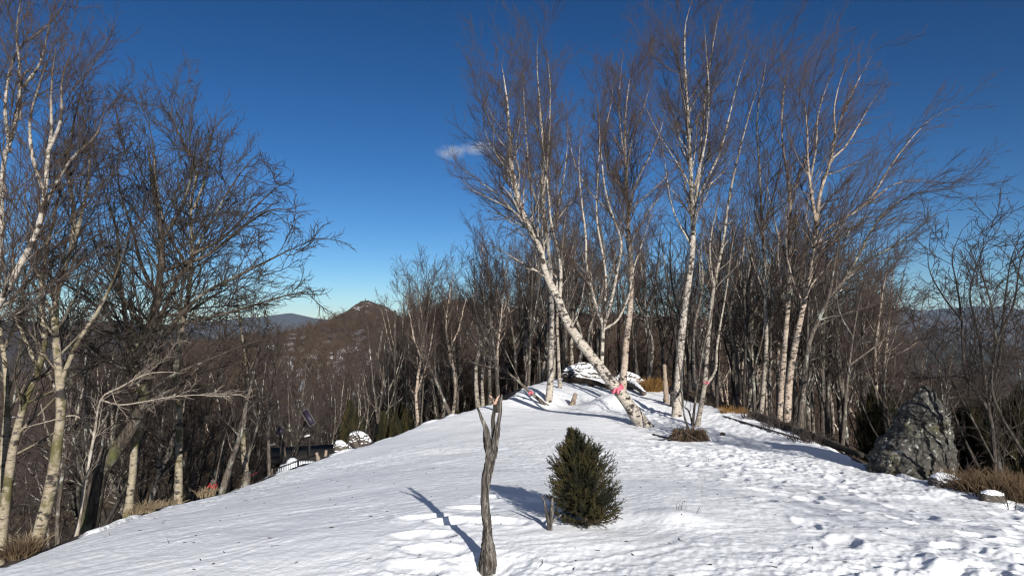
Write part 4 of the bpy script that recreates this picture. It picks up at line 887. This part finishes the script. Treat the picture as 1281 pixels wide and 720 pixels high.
# the dark tussock under the sapling
b0 = at(862, 552, 17.2); b0[2] = gz(b0[0], b0[1])
e = empty('root_tussock', b0, 'dark earthy tussock of roots and dead grass melting out of the snow', 'tussock')
g = Geo(); th = np.linspace(0, np.pi / 2, 14); a = np.arange(30) * 2 * np.pi / 30; A, B = np.meshgrid(a, th); rr_ = .46 * (1 + .22 * vnoise(np.cos(A) * 2 + 5, np.sin(A) * 2 + B * 2, 7))
X = np.stack([np.cos(A) * np.cos(B) * rr_, np.sin(A) * np.cos(B) * rr_ * .8, np.sin(B) * rr_ * .75 - .08], -1); i = np.arange(13)[:, None] * 30; j = np.arange(30)[None]
g.add(X, np.stack([i + j, i + (j + 1) % 30, i + 30 + (j + 1) % 30, i + 30 + j], -1).reshape(-1, 4)); g.build('root_mound', M['root'], e)
r2 = np.random.default_rng(4); n = 220; a = r2.uniform(0, 6.28, n); u = np.stack([np.cos(a), np.sin(a) * .8, np.zeros(n)], 1); b = u * .30 + [0, 0, .22]; 
P = np.stack([b * r2.uniform(.3, 1, (n, 1)), b * 1.2 + [0, 0, .02] + r2.normal(0, .04, (n, 3)), u * r2.uniform(.42, .62, (n, 1)) + [0, 0, -.02]], 1)
g = Geo(); g.tubes(P, np.array([[.008, .007, .003]]) * np.ones((n, 1)), 3); g.build('dead_blades', M['brown_straw'], e)
for pts in ([(-.2, -.3, .3), (.15, -.42, .1), (.42, -.5, -.02)], [(.2, -.2, .25), (.5, -.2, .05), (.75, -.3, -.02)], [(-.1, -.2, .3), (-.5, -.3, .14), (-1.1, -.2, .10), (-1.35, -.2, .12)]):
    g = Geo(); P = resample(pts, 10); g.tubes(P[None], np.linspace(.022, .008, 10)[None], 6, cap=True); g.build('root', M['wood_dark'], e)
# short stubs on the crest
def stub(name, label, px0, py0, px1, py1, d, r, mt='post', seed=1, cat='stump', group=None, parts=None):
    b = at(px0, py0, d); t = at(px1, py1, d); z = gz(b[0], b[1]); b[2] = min(b[2], z) ; g = Geo()
    gnarly(g, [b - [0, 0, .25], b, b * .5 + t * .5, t], [r * 1.3, r * 1.25, r, r * .8], sides=14, K=40, seed=seed, amp=.12)
    return tag(g.build(name, M[mt], None, b, off=b), label, cat, group)
stub('tree_stub', 'short pointed wood stub on the crest between the straight birch and the leaning one', 715, 510, 720, 492, 25.5, .09, seed=2)
stub('tree_stub', 'dark stubby stump under the snow streaked outcrop', 739, 492, 740, 480, 30, .16, 'wood_dark', 3)
stub('broken_trunk', 'bare broken pale trunk standing right of the rust coloured tussock', 834, 510, 831, 456, 25, .085, 'post', 4, 'dead tree')
stub('broken_trunk', 'brown stump with a pale foot just left of the tallest crest birch', 846, 508, 843, 490, 24, .17, 'wood_grey', 5, 'dead tree')
stub('tree_stub', 'brown rotten stub carrying a red marker at the left snow edge', 265, 622, 267, 600, 11.9, .05, 'wood_grey', 6)
stub('tree_stub', 'tiny dark stub sticking from the snow right of the dark tussock', 904, 547, 904, 541, 17.6, .07, 'root', 7)
stub('tree_stub', 'brown stub at the left end of the red tape', 307, 604, 310, 590, 13.6, .08, 'wood_grey', 8)
stub('wood_post', 'left one of two short pale posts at the end of the railing', 399, 574, 396, 566, 17.3, .05, 'post', 9, 'post')
stub('wood_post', 'right one of two short pale posts at the end of the railing', 407, 571, 408, 563, 17.3, .045, 'post', 10, 'post')
def log(label, a, b, r, mt, seed, group='fallen logs along the right rim', sag=0):
    a = np.array(a); b = np.array(b); a[2] = gz(a[0], a[1]) + r * .5; b[2] = gz(b[0], b[1]) + r * .7; m = (a + b) / 2; m[2] = max(m[2], gz(m[0], m[1]) + r * .6) + sag; g = Geo()
    gnarly(g, [a, m, b], [r, r * .85, r * .6], sides=18, K=60, seed=seed, amp=.08, twist=.4, lobes=3); return tag(g.build('fallen_log', M[mt], None, a, off=a), label, 'log', group)
log('long dark fallen log edging the snow on the right', at(948, 523, 20.6), at(1078, 573, 14.2), .10, 'wood_dark', 1)
log('second fallen log lying just beyond the long dark one', at(985, 530, 19.8), at(1092, 574, 15), .08, 'wood_dark', 2)
log('short fallen log at the upper right rim by the rusty grass', at(925, 511, 22.8), at(990, 535, 19.2), .07, 'wood_grey', 3)
log('thin bare pole lying on the snow beside the logs', at(905, 520, 21), at(1010, 545, 16), .03, 'wood_grey', 4)
log('dark log bridging out from the snow streaked outcrop', at(706, 478, 31.5), at(764, 490, 28.8), .13, 'root', 5, 'fallen logs on the crest', .12)
log('snow dusted log leaning right from behind the leaning birch', at(782, 480, 30), at(806, 503, 27), .17, 'snow_rock', 6, 'fallen logs on the crest', .15)
log('stick lying on the snow left of the dark tussock', at(817, 537, 18.3), at(846, 548, 17.4), .025, 'wood_dark', 7, 'fallen sticks')

# bits of twig, bark and leaf lying on the snow
r2 = np.random.default_rng(15); n = 420; yy = 3.2 + 22 * r2.uniform(0, 1, n) ** 1.6; xx = r2.uniform(-.55, .75, n) * yy + r2.normal(0, .2, n)
ok = polydist(xx, yy, snowpoly)[0] < -.3; xx, yy = xx[ok], yy[ok]; n = len(xx); zz = ground_z(xx, yy) + snow_detail(xx, yy) + .004
L = r2.uniform(.006, .022, n) * np.where(r2.uniform(0, 1, n) < .10, 5, 1); a = r2.uniform(0, 6.28, n); u = np.stack([np.cos(a), np.sin(a), r2.normal(0, .10, n)], 1)
c = np.stack([xx, yy, zz], 1); bend = r2.normal(0, .12, (n, 3)) * L[:, None] * [1, 1, .2]
P = np.stack([c - u * L[:, None], c + bend, c + u * L[:, None]], 1); R = np.stack([L * 0 + .0022, L * 0 + .0026, L * 0 + .0014], 1) * np.where(L < .03, r2.uniform(.8, 1.7, n), .8)[:, None]
g = Geo(); g.tubes(P, R, 4); tag(g.build('snow_litter', M['wood_dark'], None), 'specks of twig and bark scattered over the snow', 'litter', kind='stuff')

# ------------------------------------------------------------------ ribbons
def ribbon(label, p, ax, r, mt, seed, wdt=.05, tails=3):
    r2 = np.random.default_rng(seed); p = np.array(p); ax = np.array(ax, float); ax /= np.linalg.norm(ax); u = np.cross(ax, [0, 1, 0]); u /= np.linalg.norm(u); v = np.cross(ax, u); g = Geo()
    for k in range(3):
        a = np.linspace(0, 2 * np.pi, 29); off = (k - 1) * wdt * .55; P = p + ax * (off + .02 * np.sin(a * 2 + k))[:, None] + (r * (1.04 + .03 * k) * (np.cos(a)[:, None] * u + np.sin(a)[:, None] * v))
        T = np.gradient(P, axis=0); hgt = wdt * .32
        o_ = np.cross(T, ax); o_ /= np.linalg.norm(o_, axis=1, keepdims=True) + 1e-9
        ring = np.stack([P + ax * hgt, P + ax * hgt + o_ * .006, P - ax * hgt + o_ * .006, P - ax * hgt], 1)
        i = np.arange(28)[:, None] * 4; j = np.arange(4)[None]; g.add(ring, np.stack([i + j, i + (j + 1) % 4, i + 4 + (j + 1) % 4, i + 4 + j], -1).reshape(-1, 4))
    f = p + np.array([0, -r * 1.12, 0])
    for k in range(tails):
        sx = r2.uniform(-1, 1); L = wdt * r2.uniform(.8, 1.8); P = resample([f, f + [sx * wdt * 1.2, -.03, wdt * r2.uniform(-.2, .9)], f + [sx * wdt * 1.8 + r2.normal(0, .02), -.05, -L * .5], f + [sx * wdt * 2.2, -.03, -L]], 14)
        s = np.array([.35, .9, .2]) * r2.choice([-1, 1]); s = np.cross(np.gradient(P, axis=0), s); s /= np.linalg.norm(s, axis=1, keepdims=True); n_ = np.cross(np.gradient(P, axis=0), s); n_ /= np.linalg.norm(n_, axis=1, keepdims=True); h = wdt * .42
        ring = np.stack([P + s * h, P + s * h + n_ * .003, P - s * h + n_ * .003, P - s * h], 1); i = np.arange(13)[:, None] * 4; j = np.arange(4)[None]
        g.add(ring, np.stack([i + j, i + (j + 1) % 4, i + 4 + (j + 1) % 4, i + 4 + j], -1).reshape(-1, 4))
    return tag(g.build('marker_ribbon', M[mt], None, p, off=p), label, 'ribbon')
ribbon('bright pink ribbon tied round the leaning forked birch', at(772, 486, 20), at(765, 476, 20) - at(780, 498, 20), .178, 'pink', 1, .07, 3)
ribbon('pink ribbon tied round the half-fallen sapling left of the straight birch', at(664, 491, 25.5), at(655, 483, 25.5) - at(672, 497, 25.5), .075, 'pink', 2, .05, 2)
ribbon('red marker tape on a rotten stub at the left snow edge', at(266.5, 607, 11.9), (0, 0, 1), .055, 'red', 3, .028, 1)
ribbon('small faded pink ribbon on the slender birch by the tussock', at(882, 478, 19.5), (.1, 0, 1), .065, 'pink', 4, .035, 1)
g = Geo(); P = resample([at(305, 598, 13.6), at(313, 595, 13.7), at(322, 590, 14.2)], 16); g.tubes(P[None], np.full((1, 16), .012), 6, cap=True)
tag(g.build('red_tape', M['red'], None, P[0], off=P[0]), 'red tape stretched low between two trunks left of the railing', 'tape')

# ------------------------------------------------------------------ railing, shed, panels and pole down on the left
A_, B_ = at(339, 588, 16.0), at(397, 568, 18.2); e = empty('metal_railing', (A_ + B_) / 2, 'dark low picket railing beyond the left edge of the snow', 'railing'); o_ = (A_ + B_) / 2
dirv = (B_ - A_) / np.linalg.norm(B_ - A_); L_ = np.linalg.norm(B_ - A_)
for nm, up_ in (('top_rail', 0.0), ('bottom_rail', -.62)):
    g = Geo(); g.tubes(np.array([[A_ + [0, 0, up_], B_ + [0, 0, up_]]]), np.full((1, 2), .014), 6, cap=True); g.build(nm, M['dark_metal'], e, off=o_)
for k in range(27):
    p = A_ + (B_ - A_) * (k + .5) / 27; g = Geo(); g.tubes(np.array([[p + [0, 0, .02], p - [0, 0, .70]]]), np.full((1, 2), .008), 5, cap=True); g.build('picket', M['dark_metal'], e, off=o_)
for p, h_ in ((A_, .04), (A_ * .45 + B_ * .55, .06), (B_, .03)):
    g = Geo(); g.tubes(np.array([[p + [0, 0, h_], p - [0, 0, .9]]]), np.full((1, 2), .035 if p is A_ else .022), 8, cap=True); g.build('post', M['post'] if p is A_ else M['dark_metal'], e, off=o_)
blob('snow_bank', [(578, 362, 392), (582, 350, 400), (590, 342, 404), (604, 338, 408)], 19.2, .5, M['snow'], 'white snow bank lying behind the dark picket railing', 'snow bank', 69, .08, sink=1.2)
blob('snow_bank', [(573, 362, 368), (576, 358, 374), (580, 356, 378), (586, 354, 380)], 22.5, .6, M['snow'], 'small snow patch above the railing against the dark shed', 'snow bank', 70, .08, sink=1.0)
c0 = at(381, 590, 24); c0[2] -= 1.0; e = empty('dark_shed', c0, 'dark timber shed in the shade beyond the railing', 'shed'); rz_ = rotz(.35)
g = Geo(); g.box((0, 0, .8), (1.9, 1.5, 1.5), rz_); g.build('wall', M['shade_timber'], e, smooth=False)
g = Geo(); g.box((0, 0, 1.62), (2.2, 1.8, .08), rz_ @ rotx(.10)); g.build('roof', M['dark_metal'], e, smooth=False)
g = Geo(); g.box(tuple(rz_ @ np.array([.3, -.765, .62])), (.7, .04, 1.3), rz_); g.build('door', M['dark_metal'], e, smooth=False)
def panel(label, c, wd, hg, rot, d0, bar):
    e = empty('tilted_panel', c, label, 'panel', 'tilted dark panels by the shed'); Rm = rot
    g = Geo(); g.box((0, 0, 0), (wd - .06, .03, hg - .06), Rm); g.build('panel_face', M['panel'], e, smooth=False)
    g = Geo()
    for s in (-1, 1): g.box(tuple(Rm @ np.array([s * (wd / 2 - .012), 0, 0])), (.024, .05, hg), Rm); g.box(tuple(Rm @ np.array([0, 0, s * (hg / 2 - .012)])), (wd - .052, .05, .024), Rm)
    g.build('frame', M['dull_metal'], e, smooth=False)
    zb = gz(c[0], c[1] + .3) - c[2]; g = Geo(); g.tubes(np.array([[[0, .06, 0], [0, .3, zb - .2]]]), np.full((1, 2), .035), 8, cap=True); g.build('post', M['dark_metal'], e)
    g = Geo(); g.box(bar, (.19, .05, .05), roty(-.25)); g.build('light_bar', M['metal'], e, smooth=False)
panel('larger pale framed dark panel tilted among the branches above the shed', at(386, 522, 22.5), .24, .62, rotx(-.35) @ roty(-.62), 0, (-.02, -.06, -.58))
panel('smaller dark panel tilted left of the larger one', at(350, 539, 21.5), .24, .30, rotx(-.35) @ roty(.45), 0, (-.20, -.06, -.40))
b0 = at(494, 560, 31); b0[2] = gz(b0[0], b0[1]); t0 = at(494, 388, 31); g = Geo(); g.tubes(resample([b0 - [0, 0, .5], t0], 12)[None], np.linspace(.075, .05, 12)[None], 10, cap=True)
tag(g.build('utility_pole', M['wood_dark'], None, b0, off=b0), 'thin straight dark pole standing in the wood under the distant peak', 'pole')

# ------------------------------------------------------------------ a wisp of cloud, and the air
def volume_mat(name, col, dens, noise=None, emit=0):
    m = bpy.data.materials.new(name); m.use_nodes = True; t = m.node_tree; t.nodes.clear(); out = t.nodes.new('ShaderNodeOutputMaterial'); v = t.nodes.new('ShaderNodeVolumePrincipled')
    v.inputs['Color'].default_value = (*col, 1); v.inputs['Density'].default_value = dens; v.inputs['Anisotropy'].default_value = 0.0; t.links.new(v.outputs[0], out.inputs['Volume'])
    if noise:
        c = t.nodes.new('ShaderNodeTexCoord'); n = t.nodes.new('ShaderNodeTexNoise'); n.inputs['Scale'].default_value = noise[0]; n.inputs['Detail'].default_value = 5; t.links.new(c.outputs['Object'], n.inputs['Vector'])
        r = t.nodes.new('ShaderNodeMapRange'); r.inputs[1].default_value = noise[1]; r.inputs[2].default_value = noise[2]; r.inputs[4].default_value = dens; t.links.new(n.outputs[0], r.inputs[0]); t.links.new(r.outputs[0], v.inputs['Density'])
    return m
CD = 3000.0; ck = CD / F
def cloud_mat(rx, rz2):
    m = volume_mat('cloud_vapour', (.97, .98, 1), .03, (.030, .40, .80)); t = m.node_tree; v = [n for n in t.nodes if n.type == 'PRINCIPLED_VOLUME'][0]; r = [n for n in t.nodes if n.type == 'MAP_RANGE'][0]
    c = t.nodes.new('ShaderNodeTexCoord'); mp = t.nodes.new('ShaderNodeMapping'); mp.inputs['Scale'].default_value = (1 / rx, 1 / rx, 1 / rz2); g = t.nodes.new('ShaderNodeTexGradient'); g.gradient_type = 'SPHERICAL'
    t.links.new(c.outputs['Object'], mp.inputs[0]); t.links.new(mp.outputs[0], g.inputs[0]); mu = t.nodes.new('ShaderNodeMath'); mu.operation = 'MULTIPLY'; t.links.new(r.outputs[0], mu.inputs[0]); t.links.new(g.outputs[0], mu.inputs[1]); t.links.new(mu.outputs[0], v.inputs['Density']); return m
def wisp(px, py, rx, rz2, label):
    c0 = at(px, py, CD); g = Geo(); th = np.linspace(0, np.pi, 9); a = np.arange(16) * 2 * np.pi / 16; A, B = np.meshgrid(a, th)
    X = np.stack([np.cos(A) * np.sin(B) * rx * ck, np.sin(A) * np.sin(B) * rx * ck, np.cos(B) * rz2 * ck], -1); i = np.arange(8)[:, None] * 16; j = np.arange(16)[None]
    g.add(X, np.stack([i + j, i + 16 + j, i + 16 + (j + 1) % 16, i + (j + 1) % 16], -1).reshape(-1, 4))
    tag(g.build('cloud', cloud_mat(rx * ck, rz2 * ck), None, c0), label, 'cloud', kind='stuff')
wisp(564, 191, 22, 10, 'small white wisp of cloud in the blue sky left of the birches')
wisp(598, 186, 26, 9, 'faint wisp of cloud showing through the leaning birch crown')
g = Geo(); ZB, ZT = -420.0, 290.0; g.box((0, 0, (ZB + ZT) / 2), (27000, 27000, ZT - ZB)); tag(g.build('haze', volume_mat('haze_air', (.55, .75, 1.0), .000035), smooth=False), 'thin blue air over the far hills', 'haze', kind='stuff')
